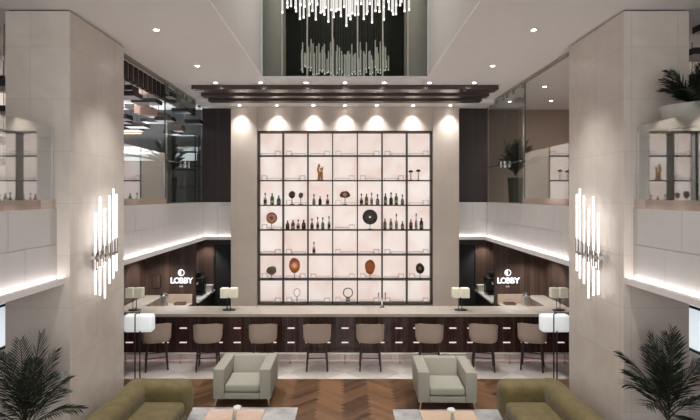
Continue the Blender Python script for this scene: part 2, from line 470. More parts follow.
# ------------------------------------------------------------------ outer shell
def side_wall(name, s):
    bm = B()
    x0, x1 = (s * XW, s * (XW + 0.2)); x0, x1 = min(x0, x1), max(x0, x1)
    # opening for the daylight window, y 9..11.6, z 0.35..2.25
    box(bm, x0, x1, YF, 9.0, 0, ZC); box(bm, x0, x1, 11.6, YW, 0, ZC)
    box(bm, x0, x1, 9.0, 11.6, 0, 0.35); box(bm, x0, x1, 9.0, 11.6, 2.25, ZC)
    struct(name, bm, M['wall_light'])
side_wall('wall_left', -1); side_wall('wall_right', 1)
for i, s in enumerate((-1, 1)):
    w = bpy.data.objects.new('window_%d' % (i + 1), None); COL.objects.link(w); w['kind'] = 'structure'
    w.location = (s * (XW + 0.1), 10.3, 0.35)
    bm = B(); box(bm, -0.01, 0.01, -1.3, 1.3, 0, 1.9); obj('window_pane', bm, M['daylight'], w)
    bm = B()
    for y in (-1.3, -0.43, 0.43, 1.26): box(bm, -0.05, 0.05, y, y + 0.05, 0, 1.9)
    for z in (0, 0.9, 1.85): box(bm, -0.05, 0.05, -1.3, 1.3, z, z + 0.05)
    obj('window_frame', bm, M['black'], w)
bm = B(); box(bm, -XW, XW, YW, YW + 0.2, 0, ZM1 - 0.1); struct('wall_rear', bm, M['dark_wood'])
bm = B(); box(bm, -XW, -XP + 0.9, YW, YW + 0.2, ZM1 - 0.1, ZC); struct('wall_rear_left', bm, M['mezz_grey'])
bm = B(); box(bm, XP - 0.9, XW, YW, YW + 0.2, ZM1 - 0.1, ZC); struct('wall_rear_right', bm, M['mezz_beige'])
# glazed front behind the camera
w = bpy.data.objects.new('window_3', None); COL.objects.link(w); w['kind'] = 'structure'; w.location = (0, YF, 0)
bm = B()
for k in range(9): x = -XW + k * (2 * XW - 0.08) / 8; box(bm, x, x + 0.08, -0.08, 0.0, 0, ZC)
for z in (0, 2.9, ZC - 0.08): box(bm, -XW, XW, -0.08, 0.0, z, z + 0.08)
obj('window_frame', bm, M['black'], w)
bm = B(); box(bm, -XW, XW, -0.05, -0.04, 0, ZC); obj('window_pane', bm, M['glass'], w)

# ------------------------------------------------------------------ columns
for s, nm in ((-1, 'left'), (1, 'right')):
    bm = B(); a, b = sorted((s * COLX[s][0], s * COLX[s][1]))
    box(bm, a, b, CY0, CY1, 0, ZC - 0.022)
    box(bm, a + 0.03, b - 0.03, CY0 + 0.03, CY1 - 0.03, ZC - 0.022, ZC, 1)
    struct('wall_column_' + nm, bm, [M['column'], M['shadow_gap']])

# ------------------------------------------------------------------ mezzanine: floors, parapets, ledges
for s, nm in ((-1, 'left'), (1, 'right')):
    bm = B(); a, b = sorted((s * (XP + 0.12), s * XW)); box(bm, a, b, YF, YW, ZM0 - 0.01, 3.33)
    struct('floor_mezzanine_' + nm, bm, M['mezz_floor'])
    for part, y0, y1 in (('front', YF, CY0), ('rear', CY1, YB)):
        bm = B(); gp = 0.004
        xa, xb = sorted((s * XP, s * (XP + 0.10)))
        xc, xd = sorted((s * (XP + 0.01), s * (XP + 0.12)))
        box(bm, xc, xd, y0, y1, ZM0 - 0.01, ZM1 - 0.005)                     # core
        zj = 2.955
        n = max(1, round((y1 - y0) / 0.95)); st = (y1 - y0) / n
        for k in range(n): box(bm, xa, xb, y0 + k * st + gp, y0 + (k + 1) * st - gp, zj + gp, ZM1)
        n2 = n * 3 // 2; st = (y1 - y0) / n2
        for k in range(n2): box(bm, xa, xb, y0 + k * st + gp, y0 + (k + 1) * st - gp, ZM0, zj - gp)
        struct('wall_parapet_%s_%s' % (part, nm), bm, M['white_panel'])
        bm = B()
        xa, xb = sorted((s * (XP - 0.10), s * (XP + 0.12)))
        box(bm, xa, xb, y0, y1 if part == 'front' else YB, 2.42, 2.475)
        xa, xb = sorted((s * (XP - 0.10), s * (XP - 0.085)))
        box(bm, xa, xb, y0, y1 if part == 'front' else YB - 0.1, 2.475, 2.50)         # lip hiding the strip
        struct('trim_ledge_%s_%s' % (part, nm), bm, M['ledge'])
        bm = B(); xa, xb = sorted((s * (XP - 0.06), s * (XP - 0.03)))
        box(bm, xa, xb, y0 + 0.02, y1 - 0.03, 2.476, 2.482)
        tag(obj('led_strip', bm, M['led']), 'white light strip along the %s %s mezzanine ledge' % (nm, 'near' if part == 'front' else 'far'), 'light strip', 'mezzanine ledge light strips')
    # short return along the bar wall
    bm = B(); xa, xb = sorted((s * 3.056, s * XP))
    w = (xb - xa) / 2
    for k in range(2):
        box(bm, xa + k * w + 0.004, xa + (k + 1) * w - 0.004, YB, YB + 0.1, 2.959, ZM1)
        box(bm, xa + k * w + 0.004, xa + (k + 1) * w - 0.004, YB, YB + 0.1, ZM0, 2.951)
    box(bm, xa, xb, YB + 0.01, YB + 0.12, ZM0 - 0.01, ZM1 - 0.005)
    struct('wall_parapet_bar_' + nm, bm, M['white_panel'])
    bm = B(); xc, xd = sorted((s * 3.056, s * (XP - 0.10)))
    box(bm, xc, xd, YB - 0.10, YB + 0.12, 2.42, 2.475); box(bm, xc, xd, YB - 0.10, YB - 0.085, 2.475, 2.50)
    struct('trim_ledge_bar_' + nm, bm, M['ledge'])
    bm = B(); box(bm, xc, xd, YB - 0.06, YB - 0.03, 2.476, 2.482)
    tag(obj('led_strip', bm, M['led']), 'short white light strip on the ledge beside the %s end of the bar wall' % nm, 'light strip', 'mezzanine ledge light strips')
    # dark boards above the return
    bm = B(); xa, xb = sorted((s * 3.056, s * 3.92)); box(bm, xa, xb, YB + 0.14, YB + 0.22, ZM1 - 0.1, ZC)
    struct('wall_boards_' + nm, bm, M['upper_wood'])
    # floor slab under the bar-wall return and the ceiling of the passage
    bm = B(); xa, xb = sorted((s * 0.5, s * (XP + 0.12))); box(bm, xa, xb, YB + 0.22 if True else 0, YW, ZM0 - 0.01, 3.33)
    struct('ceiling_passage_' + nm, bm, M['matte_black'])

# ------------------------------------------------------------------ glass above the parapets
def balustrade(s, nm, y0, y1, label, handrail):
    t = thing('glass_balustrade', label, 'balustrade', (s * (XP + 0.05), y0, ZM1))
    n = max(1, round((y1 - y0) / 1.7)); st = (y1 - y0) / n
    for k in range(n):
        bm = B(); box(bm, -0.006, 0.006, k * st + 0.006, (k + 1) * st - 0.006, 0.03, 1.10); obj('glass_panel', bm, M['glass'], t)
    bm = B(); box(bm, -0.03, 0.03, 0, y1 - y0, 0, 0.12); obj('base_channel', bm, M['bronze'], t)
    bm = B(); tube(bm, (s * 0.09, 0.0, 0.94), (s * 0.09, y1 - y0, 0.94), 0.018); obj('handrail', bm, M['steel'], t, smooth=40)
    for k in range(n + 1):
        y = min(max(0.1, k * st), y1 - y0 - 0.1)
        bm = B(); tube(bm, (s * 0.006, y, 0.94), (s * 0.09, y, 0.94), 0.012); obj('bracket', bm, M['steel'], t, smooth=40)
for s, nm in ((-1, 'left'), (1, 'right')):
    balustrade(s, nm, 0.5, CY0 - 0.01, 'frameless glass balustrade in front of the %s column, on the white parapet' % nm, True)
    balustrade(s, nm, CY1 + 0.01, 10.84, 'frameless glass balustrade between the %s column and the full height glass' % nm, True)
    t = thing('glass_screen', 'full height clear glass screen on the %s mezzanine, next to the dark boards' % nm, 'glass screen', (s * (XP + 0.05), 10.87, ZM1))
    for y0, y1 in ((0.0, 1.35), (1.36, 2.70)):
        bm = B(); box(bm, -0.006, 0.006, y0, y1, 0.0, ZC - ZM1 - 0.04); obj('glass_pane', bm, M['screen_glass'], t)
    bm = B(); box(bm, -0.012, 0.012, -0.02, 0.0, 0, ZC - ZM1 - .04); obj('edge_profile', bm, M['glass_edge'], t)
    for y in (0.15, 0.75, 1.2, 1.5, 2.0, 2.55):
        bm = B(); box(bm, -0.03, 0.03, y - 0.03, y + 0.03, ZC - ZM1 - 0.12, ZC - ZM1 - .032); obj('clip', bm, M['steel'], t)
    bm = B()
    for y in (1.22, 1.49):
        box(bm, -s * 0.06 - 0.015, -s * 0.06 + 0.015, y - 0.02, y + 0.02, 0.86, 1.02); tube(bm, (-s * 0.06, y, 0.94), (0, y, 0.94), 0.015)
    tube(bm, (-s * 0.06, 0.1, 0.94), (-s * 0.06, 2.58, 0.94), 0.012)
    obj('pull_handle', bm, M['steel'], t)
    bm = B(); a, b = sorted((s * XP, s * (XP + 0.10))); box(bm, a, b, CY1, YB, ZC - 0.03, ZC - 0.001); struct('trim_track_' + nm, bm, M['mullion'])

# ------------------------------------------------------------------ bar wall and its lit shelving
bm = B()
FX, FY = 3.056, 13.4
DX, DZ0, DZ1 = 2.34, 0.683, 5.347
box(bm, -FX, -DX - 0.012, FY, FY + 0.45, 0, 6.0); box(bm, DX + 0.012, FX, FY, FY + 0.45, 0, 6.0)
box(bm, -DX - 0.004, DX + 0.004, FY, FY + 0.45, DZ1 + 0.004, 6.0); box(bm, -DX, DX, FY, FY + 0.45, 0, DZ0 - 0.004)
box(bm, -DX - 0.02, DX + 0.02, FY + 0.40, FY + 0.45, DZ0, DZ1)
struct('wall_bar', bm, M['frame_stone'])
disp = thing('display_shelving', 'tall backlit wall shelving of seven by seven square bays with dark edges', 'shelving', (0, FY, DZ0))
DH = DZ1 - DZ0; cw = 2 * DX / 7; ch = DH / 7; DD = 0.30
bm = B(); box(bm, -DX + 0.002, DX - 0.002, DD, DD + 0.04, 0.002, DH - 0.002); obj('backlit_panel', bm, M['onyx'], disp)
for k in range(8):
    x = -DX + k * cw; w = 0.012 if 0 < k < 7 else 0.024
    a = max(-DX + 0.001, x - w); b = min(DX - 0.001, x + w)
    bm = B(); box(bm, a, b, -0.004, DD, 0.002, DH - 0.002); obj('upright', bm, M['shelf_metal'], disp)
SHELF_T = 0.014
for k in range(8):
    z = k * ch; bm = B()
    a = max(0.003, z - SHELF_T); b = min(DH - 0.003, z + SHELF_T)
    if k == 0: b = 0.03
    if k == 7: a = DH - 0.04
    box(bm, -DX + 0.003, DX - 0.003, -0.008, DD - 0.002, a, b); obj('shelf', bm, M['shelf_metal'], disp)

def cell_z(r):   # top surface of the shelf under row r (0 = top)
    k = 6 - r
    return DZ0 + (k * ch + SHELF_T if k else 0.03)
SY = FY + 0.15
S0 = 500 / SY
def wx(px): return (px - 345) / S0

ROWN = ['top', 'second', 'third', 'fourth', 'fifth', 'sixth', 'bottom']
COLN = ['first', 'second', 'third', 'middle', 'fifth', 'sixth', 'last']

# bottles ------------------------------------------------------------
BG = {'clear': bottle_glass('bottle_clear', (0.66, 0.60, 0.56), 0.40), 'green': bottle_glass('bottle_green', (0.14, 0.45, 0.10), 0.75),
      'teal': bottle_glass('bottle_teal', (0.20, 0.36, 0.26), 0.8), 'amber': bottle_glass('bottle_amber', (0.42, 0.26, 0.05), 0.85),
      'brown': bottle_glass('bottle_brown', (0.38, 0.19, 0.12), 0.85), 'dark': bottle_glass('bottle_dark', (0.14, 0.09, 0.075), 0.9),
      'olive': bottle_glass('bottle_olive', (0.36, 0.35, 0.14), 0.8), 'orange': bottle_glass('bottle_orange', (0.6, 0.24, 0.07), 0.85),
      'smoke': bottle_glass('bottle_smoke', (0.42, 0.42, 0.38), 0.6)}
LBL = {k: plain('bottle_label_' + k, c, 0.6) for k, c in (('paper', (0.55, 0.5, 0.42)), ('dark', (0.06, 0.05, 0.045)), ('grey', (0.30, 0.28, 0.26)))}
CAP = plain('bottle_cap', (0.05, 0.035, 0.03), 0.4)
MESHES = {}
def bottle_mesh(kind, h, w):
    """profiles: round shoulder spirit bottle, tall slender bottle, stout decanter with a ball stopper"""
    key = (kind, round(h, 3), round(w, 3))
    if key in MESHES: return MESHES[key]
    r = w / 2
    if kind == 'slim': pr = [(r * .9, 0), (r, .01), (r, h * .55), (r * .75, h * .66), (r * .34, h * .76), (r * .32, h * .93)]
    elif kind == 'stout': pr = [(r * .9, 0), (r, .012), (r, h * .42), (r * .85, h * .52), (r * .3, h * .6), (r * .28, h * .74)]
    else: pr = [(r * .9, 0), (r, .01), (r, h * .6), (r * .8, h * .7), (r * .38, h * .78), (r * .36, h * .94)]
    b1 = B(); lathe(b1, pr, 14)
    b2 = B(); lathe(b2, [(r * 1.02, h * .14), (r * 1.03, h * .15), (r * 1.03, h * .38), (r * 1.02, h * .39)], 14)
    b3 = B()
    if kind == 'stout': lathe(b3, [(r * .2, h * .74), (r * .25, h * .80), (r * .5, h * .87), (r * .5, h * .93), (r * .25, h)], 12)
    else: lathe(b3, [(r * .42, h * .90), (r * .42, h * .99), (r * .36, h)], 12)
    MESHES[key] = (b1, b2, b3)
    return MESHES[key]
def bottle(px, r, c, color, kind, h, w, lab, desc):
    t = thing('bottle', desc, 'bottle', (wx(px), SY + random.uniform(-.03, .03), cell_z(r)), 0, 'bottles on the lit shelving')
    b1, b2, b3 = bottle_mesh(kind, h, w)
    obj('glass_body', b1.copy(), BG[color], t, smooth=40)
    obj('label_band', b2.copy(), LBL[lab], t, smooth=40)
    obj('stopper', b3.copy(), CAP, t, smooth=40)
def cellname(r, c): return '%s row, %s column' % (ROWN[r], COLN[c])
BOT = [
 (265, 2, 0, 'clear', 'stout', .33, .085, 'dark', 'small clear stoppered bottle left of the green ones, third row of lit shelving'),
 (272, 2, 0, 'green', 'tall', .31, .10, 'paper', 'bright green bottle beside the clear one, third row, first bay'),
 (278.7, 2, 0, 'teal', 'slim', .25, .11, 'grey', 'dark teal bottle at right in the third row, first bay'),
 (314, 2, 2, 'clear', 'stout', .29, .08, 'grey', 'left of two clear ball stoppered bottles, third row, third bay'),
 (320, 2, 2, 'dark', 'slim', .23, .085, 'dark', 'short dark bottle between two clear ones, third row, third bay'),
 (327.5, 2, 2, 'clear', 'stout', .28, .085, 'dark', 'right of two clear ball stoppered bottles, third row, third bay'),
 (361.5, 2, 4, 'clear', 'stout', .31, .085, 'dark', 'dark labelled clear bottle left of the amber bottle, third row, fifth bay'),
 (366.5, 2, 4, 'amber', 'tall', .29, .09, 'paper', 'amber bottle among clear ones, third row, fifth bay of lit shelving'),
 (371.7, 2, 4, 'clear', 'stout', .33, .07, 'grey', 'tallest slim clear bottle right of the amber one, third row, fifth bay'),
 (377.5, 2, 4, 'smoke', 'stout', .29, .09, 'grey', 'smoky stoppered bottle at the right end, third row, fifth bay'),
 (385.5, 2, 5, 'teal', 'tall', .31, .085, 'paper', 'grey green bottle at the left end, third row, sixth bay'),
 (391, 2, 5, 'dark', 'stout', .34, .095, 'dark', 'dark stoppered bottle between two green ones, third row, sixth bay'),
 (396.2, 2, 5, 'green', 'tall', .31, .095, 'paper', 'vivid green bottle in the third row, sixth bay of lit shelving'),
 (402.5, 2, 5, 'smoke', 'stout', .28, .085, 'grey', 'pale smoky bottle at the right end, third row, sixth bay'),
 (287.5, 3, 1, 'brown', 'slim', .24, .10, 'dark', 'brown bottle at the left end, fourth row, second bay'),
 (293, 3, 1, 'brown', 'tall', .25, .10, 'paper', 'brown bottle with paper label, second in the fourth row, second bay'),
 (298.2, 3, 1, 'clear', 'stout', .27, .085, 'dark', 'clear stoppered bottle between brown bottles, fourth row, second bay'),
 (303.7, 3, 1, 'brown', 'slim', .26, .11, 'dark', 'stout brown bottle at the right end, fourth row, second bay'),
 (312, 3, 2, 'smoke', 'stout', .30, .085, 'dark', 'dark labelled smoky bottle at the left end, fourth row, third bay'),
 (317.7, 3, 2, 'clear', 'stout', .34, .075, 'dark', 'tall clear stoppered bottle, second in the fourth row, third bay'),
 (322.8, 3, 2, 'teal', 'stout', .33, .085, 'grey', 'greenish stoppered bottle, third in the fourth row, third bay'),
 (329, 3, 2, 'clear', 'stout', .36, .075, 'dark', 'tallest clear stoppered bottle at the right end, fourth row, third bay'),
 (385, 3, 5, 'olive', 'tall', .29, .085, 'grey', 'olive green bottle at the left end, fourth row, sixth bay'),
 (391, 3, 5, 'olive', 'tall', .29, .085, 'paper', 'olive green bottle with paper label, second in fourth row, sixth bay'),
 (396.3, 3, 5, 'clear', 'stout', .43, .075, 'grey', 'very tall clear bottle with dark pourer, fourth row, sixth bay'),
 (402.5, 3, 5, 'olive', 'slim', .22, .085, 'paper', 'shortest yellowish bottle at the right end, fourth row, sixth bay'),
 (411, 3, 6, 'orange', 'tall', .27, .09, 'dark', 'orange amber bottle in the fourth row, last bay'),
 (416, 3, 6, 'clear', 'stout', .44, .07, 'grey', 'very tall clear bottle with pourer, fourth row, last bay'),
 (421.5, 3, 6, 'dark', 'tall', .31, .10, 'grey', 'dark red brown bottle at the right end, fourth row, last bay'),
 (314, 4, 2, 'clear', 'stout', .33, .075, 'dark', 'single clear stoppered bottle alone in the fifth row, third bay'),
]
for b in BOT: bottle(*b)
for v in MESHES.values():
    for b in v: b.free()

# agates and curios ---------------------------------------------------
def slab(bm, w, h, t, seed, wob=0.07, n=26, hole=0.0, z=0.0):
    rnd = random.Random(seed); ph = [rnd.uniform(0, 2 * PI) for _ in range(3)]
    def rad(a): return 1 + wob * (math.sin(2 * a + ph[0]) + .6 * math.sin(3 * a + ph[1]) + .5 * math.sin(5 * a + ph[2]))
    rings = []
    for y, k in ((-t / 2, .93), (-t / 4, 1), (t / 4, 1), (t / 2, .93)):
        rings.append([bm.verts.new((w / 2 * k * rad(2 * PI * i / n) * math.cos(2 * PI * i / n), y, z + h / 2 * k * rad(2 * PI * i / n) * math.sin(2 * PI * i / n))) for i in range(n)])
    for a, b in zip(rings, rings[1:]):
        for i in range(n): bm.faces.new((a[i], a[(i + 1) % n], b[(i + 1) % n], b[i]))
    if hole:
        hf = [bm.verts.new((w / 2 * hole * math.cos(2 * PI * i / n), -t / 2, z + h / 2 * hole * math.sin(2 * PI * i / n))) for i in range(n)]
        hb = [bm.verts.new((w / 2 * hole * math.cos(2 * PI * i / n), t / 2, z + h / 2 * hole * math.sin(2 * PI * i / n))) for i in range(n)]
        for i in range(n):
            j = (i + 1) % n
            bm.faces.new((rings[0][i], hf[i], hf[j], rings[0][j])); bm.faces.new((rings[-1][i], rings[-1][j], hb[j], hb[i])); bm.faces.new((hf[i], hb[i], hb[j], hf[j]))
    else:
        bm.faces.new(rings[0]); bm.faces.new(rings[-1][::-1])
def agate_thing(px, py, r, w, h, mat, label, seed, hole=0.0, t=0.03, wob=.05, stand=True, name='agate_slice', cat='agate'):
    z = 3.6 - (py - 196) / S0; zs = cell_z(r)
    w /= S0; h /= S0
    z = max(z, zs + h / 2 * (1 + 2 * wob) + .035)
    o = thing(name, label, cat, (wx(px), SY, zs), 0, 'stones on the lit shelving')
    bm = B(); slab(bm, w, h, t, seed, wob, hole=hole); s = obj('slice', bm, mat, o, smooth=50); s.location = (0, 0, z - zs)
    bm = B(); rbox(bm, -.06, .06, -.04, .04, 0, .018, .005, 2); tube(bm, (0, 0, .015), (0, 0, z - zs - h / 2 * (1 - 2 * wob)), .008)
    obj('stand', bm, M['shelf_metal'], o)
agate_thing(292, 194.7, 2, 6.2, 7.6, agate('agate_brown', (.20, .13, .11), (.30, .20, .17), (.20, .13, .11), .1), 'oval brown agate slice on a stand, third row, second bay', 1)
agate_thing(300.8, 195.3, 2, 4.6, 5.4, agate('agate_grey', (.50, .46, .43), (.22, .20, .19), (.17, .16, .15), .07), 'small grey agate slice right of the brown one, third row', 2)
agate_thing(345, 194.6, 2, 9.5, 7.4, agate('agate_heart', (.85, .70, .62), (.42, .27, .21), (.28, .18, .14), .12), 'wide brown agate with pale centre, third row, middle bay', 3, wob=.09)
agate_thing(271.7, 218, 3, 10.6, 11.6, agate('agate_pink', (.50, .17, .06), (.88, .68, .60), (.42, .22, .16), .15), 'large round pink ringed agate, fourth row, first bay', 4, wob=.015)
agate_thing(370, 217, 3, 15, 15, plain('charcoal_disc', (.055, .045, .045), .5, var=.25, scale=20), 'large dark stone disc with a round centre hole, fourth row', 5, hole=.14, wob=.006, name='stone_disc', cat='stone disc')
agate_thing(271.5, 270.5, 5, 10.5, 8, agate('geode_grey', (.22, .20, .19), (.32, .29, .27), (.36, .33, .31), .12), 'lumpy grey geode on a stand, sixth row, first bay', 6, t=.10, wob=.07, name='geode', cat='geode')
agate_thing(294.5, 265.5, 5, 10.6, 15.5, agate('agate_orange', (1, .92, .82), (.80, .42, .17), (.62, .27, .09), .16), 'tall orange agate with white core, sixth row, second bay', 7, wob=.03)
agate_thing(370, 267, 5, 9.6, 15.5, agate('agate_rust', (.60, .29, .12), (.68, .34, .16), (.55, .26, .11), .16), 'rust brown leaf shaped agate, sixth row, fifth bay', 8, wob=.05)
agate_thing(420, 268.5, 5, 8.4, 10.6, agate('agate_dark', (.55, .42, .35), (.06, .04, .03), (.13, .08, .06), .12), 'dark brown ringed agate slice, sixth row, last bay', 9, wob=.03)
# coral figure
o = thing('coral_branch', 'knobbly orange coral piece standing in the second row, third bay', 'coral', (wx(320), SY, cell_z(1)))
bm = B()
for p, q, a, b in (((-.03, 0, .015), (-.02, 0, .2), .035, .04), ((.05, 0, .015), (.04, 0, .22), .03, .035), ((-.02, 0, .18), (.03, 0, .22), .03, .03), ((-.02, 0, .19), (-.06, 0, .27), .035, .03),
                   ((-.06, 0, .27), (-.02, 0, .42), .03, .03), ((.03, 0, .2), (.07, 0, .36), .03, .025), ((-.02, 0, .36), (-.03, 0, .44), .03, .02), ((0, 0, .28), (.05, 0, .33), .025, .02)):
    tube(bm, p, q, a, b, 8)
obj('coral', bm, plain('orange_coral', (.75, .38, .15), .6, var=.3, scale=20), o, smooth=60)
bm = B(); rbox(bm, -.09, .09, -.05, .05, 0, .018, .004, 2); obj('stand', bm, M['acrylic'], o)
# two mushroom curios
for px, z, d in ((410.8, .23, 'lower left'), (418.3, .25, 'higher right')):
    o = thing('mushroom_ornament', '%s of two dark capped ornaments on clear stems, second row, last bay' % d, 'ornament', (wx(px), SY, cell_z(1)), 0, 'dark capped ornaments')
    bm = B(); lathe(bm, [(.055, z - .02), (.065, z), (.045, z + .03), (0, z + .045)], 14); obj('cap', bm, CAP, o, smooth=50)
    bm = B(); lathe(bm, [(.05, 0), (.05, .012), (.012, .02), (.012, z - .018)], 10); obj('stem', bm, M['acrylic'], o, smooth=50)
# bottom row: wire loop and ring
o = thing('loop_decanter', 'slender teardrop wire loop on a small foot, bottom row, second bay', 'ornament', (wx(297), SY, cell_z(6)))
bm = B(); torus(bm, (0, 0, .27), .085, .008, sz=1.25, egg=.0); obj('loop', bm, M['steel'], o, smooth=60)
bm = B(); lathe(bm, [(.06, 0), (.06, .02), (.012, .04), (.012, .17)], 12); obj('foot', bm, M['steel'], o, smooth=40)
o = thing('ring_sculpture', 'dark ring sculpture on a grey square block, bottom row, middle bay', 'sculpture', (wx(348), SY, cell_z(6)))
bm = B(); torus(bm, (0, 0, .265), .125, .012); obj('ring', bm, M['black'], o, smooth=60)
bm = B(); rbox(bm, -.055, .055, -.05, .05, 0, .135, .005, 2); obj('block', bm, plain('grey_block', (.33, .32, .31), .6), o)
# clear risers
occupied = {(2, 0), (2, 2), (2, 4), (2, 5), (3, 1), (3, 2), (3, 5), (3, 6), (4, 2), (1, 2), (1, 6), (3, 4)}
def riser_bm(side):
    bm = B(); t = .004
    def frame(x0, x1, h):
        for y in (-.07, .07):
            box(bm, x0, x1, y - t, y + t, h - 2 * t, h)
            box(bm, x0, x0 + 2 * t, y - t, y + t, 0, h - 2 * t); box(bm, x1 - 2 * t, x1, y - t, y + t, 0, h - 2 * t)
        box(bm, x0, x0 + 2 * t, -.066, .066, h - 2 * t, h); box(bm, x1 - 2 * t, x1, -.066, .066, h - 2 * t, h)
    if side > 0: frame(-.27, .10, .06); frame(.115, .255, .125)
    else: frame(-.255, -.115, .125); frame(-.10, .27, .06)
    return bm
RM = {1: None, -1: None}
for r in range(7):
    for c in range(7):
        if (r, c) in occupied: continue
        s = 1 if (r + c) % 2 == 0 else -1
        x = -DX + (c + .5) * cw
        yy = FY + (.15 if not any(0 for _ in ()) else 0) 
        # bays that hold a stone keep their riser at the back
        lab = 'low clear riser frame in the %s row, %s bay of the lit shelving' % (ROWN[r], COLN[c])
        if RM[s] is None: RM[s] = obj('shelf_riser', riser_bm(s), M['acrylic']); q = RM[s]
        else: q = RM[s].copy(); COL.objects.link(q)
        stone_bay = (r, c) in {(2, 1), (2, 3), (3, 0), (5, 0), (5, 1), (5, 4), (5, 6), (6, 1), (6, 3)}
        q.location = (x, FY + (.215 if stone_bay else .15), cell_z(r))
        tag(q, lab, 'riser', 'clear risers on the lit shelving')

# ------------------------------------------------------------------ ceiling beams
for i, (y0, y1, d) in enumerate(((11.25, 11.62, 'front'), (12.0, 12.28, 'middle'), (12.62, 12.90, 'rear'))):
    bm = B(); rbox(bm, -3.46, 3.46, y0, y1, 6.0, ZC, .006, 1)
    tag(obj('ceiling_beam', bm, M['beam']), '%s one of three long dark glossy ceiling beams before the bar wall' % d, 'beam', 'dark ceiling beams')

# ------------------------------------------------------------------ downlights
def spot(loc, watts, size, blend=0.6, col=(1, .965, .945), rad=.04, rot=(0, 0, 0)):
    l = bpy.data.lights.new('downlight_beam', 'SPOT'); l.energy = watts; l.spot_size = math.radians(size); l.spot_blend = blend
    l.color = col; l.shadow_soft_size = rad
    o = bpy.data.objects.new('downlight_beam', l); COL.objects.link(o); o.location = loc; o.rotation_euler = rot
    return o
DL = None
def downlight(x, y, z, label, group):
    global DL
    if DL is None:
        DL = thing('ceiling_downlight', label, 'downlight', (x, y, z), 0, group)
        bm = B(); lathe(bm, [(.038, -.012), (.062, -.012), (.062, 0), (.038, 0), (.038, -.012)], 20, cap=False)
        obj('trim_ring', bm, M['trim_ring'], DL, smooth=30)
        bm = B(); lathe(bm, [(.037, -.009), (.037, -.002)], 20); obj('lens', bm, M['lens'], DL)
    else: dup(DL, (x, y, z), 0, label, group)
for i, x in enumerate((-2.84, -1.86, -.86, 0, .86, 1.86, 2.84)):
    downlight(x, 11.0, ZC, '%s from left of the ceiling downlights just before the dark beams' % ORD[i], 'downlights before the beams')
    spot((x, 11.0, ZC - .03), 34, 75)
for i, x in enumerate((-2.78, -1.80, -.84, 0, .84, 1.80, 2.78)):
    downlight(x, 13.20, 6.0, '%s from left of the downlights washing the bar wall top' % ORD[i], 'bar wall downlights')
    spot((x, 13.20, 5.985), 58, 92, .9, (1, .98, .97))
for s, nm in ((-1, 'left'), (1, 'right')):
    for y, d in ((9.58, 'behind'), (7.5, 'before')):
        downlight(s * 2.83, y, ZC, 'ceiling downlight on the %s, %s' % (nm, 'near the column top' if y < 8 else 'between column and dark beams'), 'ceiling downlights over the lounge')
        spot((s * 2.83, y, ZC - .03), 110, 78, 1.0)
    for y in (5.4, 3.3, 1.2, -1.0): spot((s * 2.83, y, ZC - .03), 110, 78, 1.0)
for x, y, d in ((4.55, 11.4, 'nearest the column'), (5.4, 13.1, 'farther right'), (4.35, 13.2, 'behind the glass screen')):
    downlight(x, y, ZC, 'right mezzanine ceiling downlight, %s' % d, 'right mezzanine downlights')
    spot((x, y, ZC - .03), 30, 80)

# ------------------------------------------------------------------ chandelier
ch_t = thing('chandelier', 'wide chandelier of hanging crystal rods with lit tips in the ceiling shaft', 'chandelier', (0, 8.35, VZ))
bm = B(); box(bm, -1.2, 1.2, -.45, .45, -.04, 0); obj('canopy', bm, M['black'], ch_t)
wires = B()
rnd = random.Random(3)
for k in range(62):
    row, i = k % 2, k // 2
    x = -1.10 + (i + row * .5) * 2.2 / 30.5 + rnd.uniform(-.016, .016); y = (row - .5) * .36 + rnd.uniform(-.08, .08)
    e = (abs(x) / 1.1) ** 4 * .22
    zb = 6.50 + rnd.uniform(0, .26) + e; zt = 7.30 + rnd.uniform(-.22, .22)
    bm = B(); tube(bm, (x, y, zb - VZ + .03), (x, y, zt - VZ), .015, n=8); tube(bm, (x, y, zb - VZ), (x, y, zb - VZ + .03), .016, n=8, mi=1)
    obj('crystal_rod', bm, [M['rod'], M['rod_tip']], ch_t, smooth=40)
    tube(wires, (x, y, zt - VZ), (x, y, -.04), .0025, n=4)
wo = obj('wires', wires, M['wire'], ch_t); wo['kind'] = 'stuff'

# ------------------------------------------------------------------ the bar
bar = thing('bar_counter', 'long dark panelled bar with a cream stone top and glowing light slots', 'bar', (0, 10.9, 0))
bm = B(); rbox(bm, -5.02, 5.02, -.30, .46, 1.035, 1.10, .006, 2); obj('countertop', bm, M['counter'], bar)
bm = B(); box(bm, -5.02, 5.02, .10, .40, .0, 1.035); obj('carcass', bm, M['matte_black'], bar)
bm = B(); p = .3935
for k in range(-13, 13):
    x0, x1 = k * p + p / 2 - p / 2, k * p + p
    x0 += .0; xm = (x0 + x1) / 2
    for z0, z1 in ((.19, .385), (.405, .695), (.72, 1.03)):
        # folded facet: the middle ridge stands proud of the panel's edges
        a = [(x0, .06, z0), (xm, .045, z0), (x1, .06, z0), (x1, .06, z1), (xm, .054, z1), (x0, .06, z1)]
        v = [bm.verts.new(q) for q in a]
        bm.faces.new((v[0], v[1], v[4], v[5])); bm.faces.new((v[1], v[2], v[3], v[4]))
box(bm, -5.02, 5.02, .07, .0965, .17, 1.034); box(bm, -5.02, 5.02, .061, .068, .145, .19)
obj('front_panel', bm, M['bar_wood'], bar)
for z in (.707, .395):
    for k in range(-12, 13):
        bm = B(); w = .075
        box(bm, k * p - w, k * p + w, .030, .068, z - .010, z + .010); obj('light_slot', bm, M['slot'], bar)
bm = B(); tube(bm, (-5.0, -.15, .21), (5.0, -.15, .21), .026, n=12); obj('foot_rail', bm, M['rail'], bar, smooth=40)
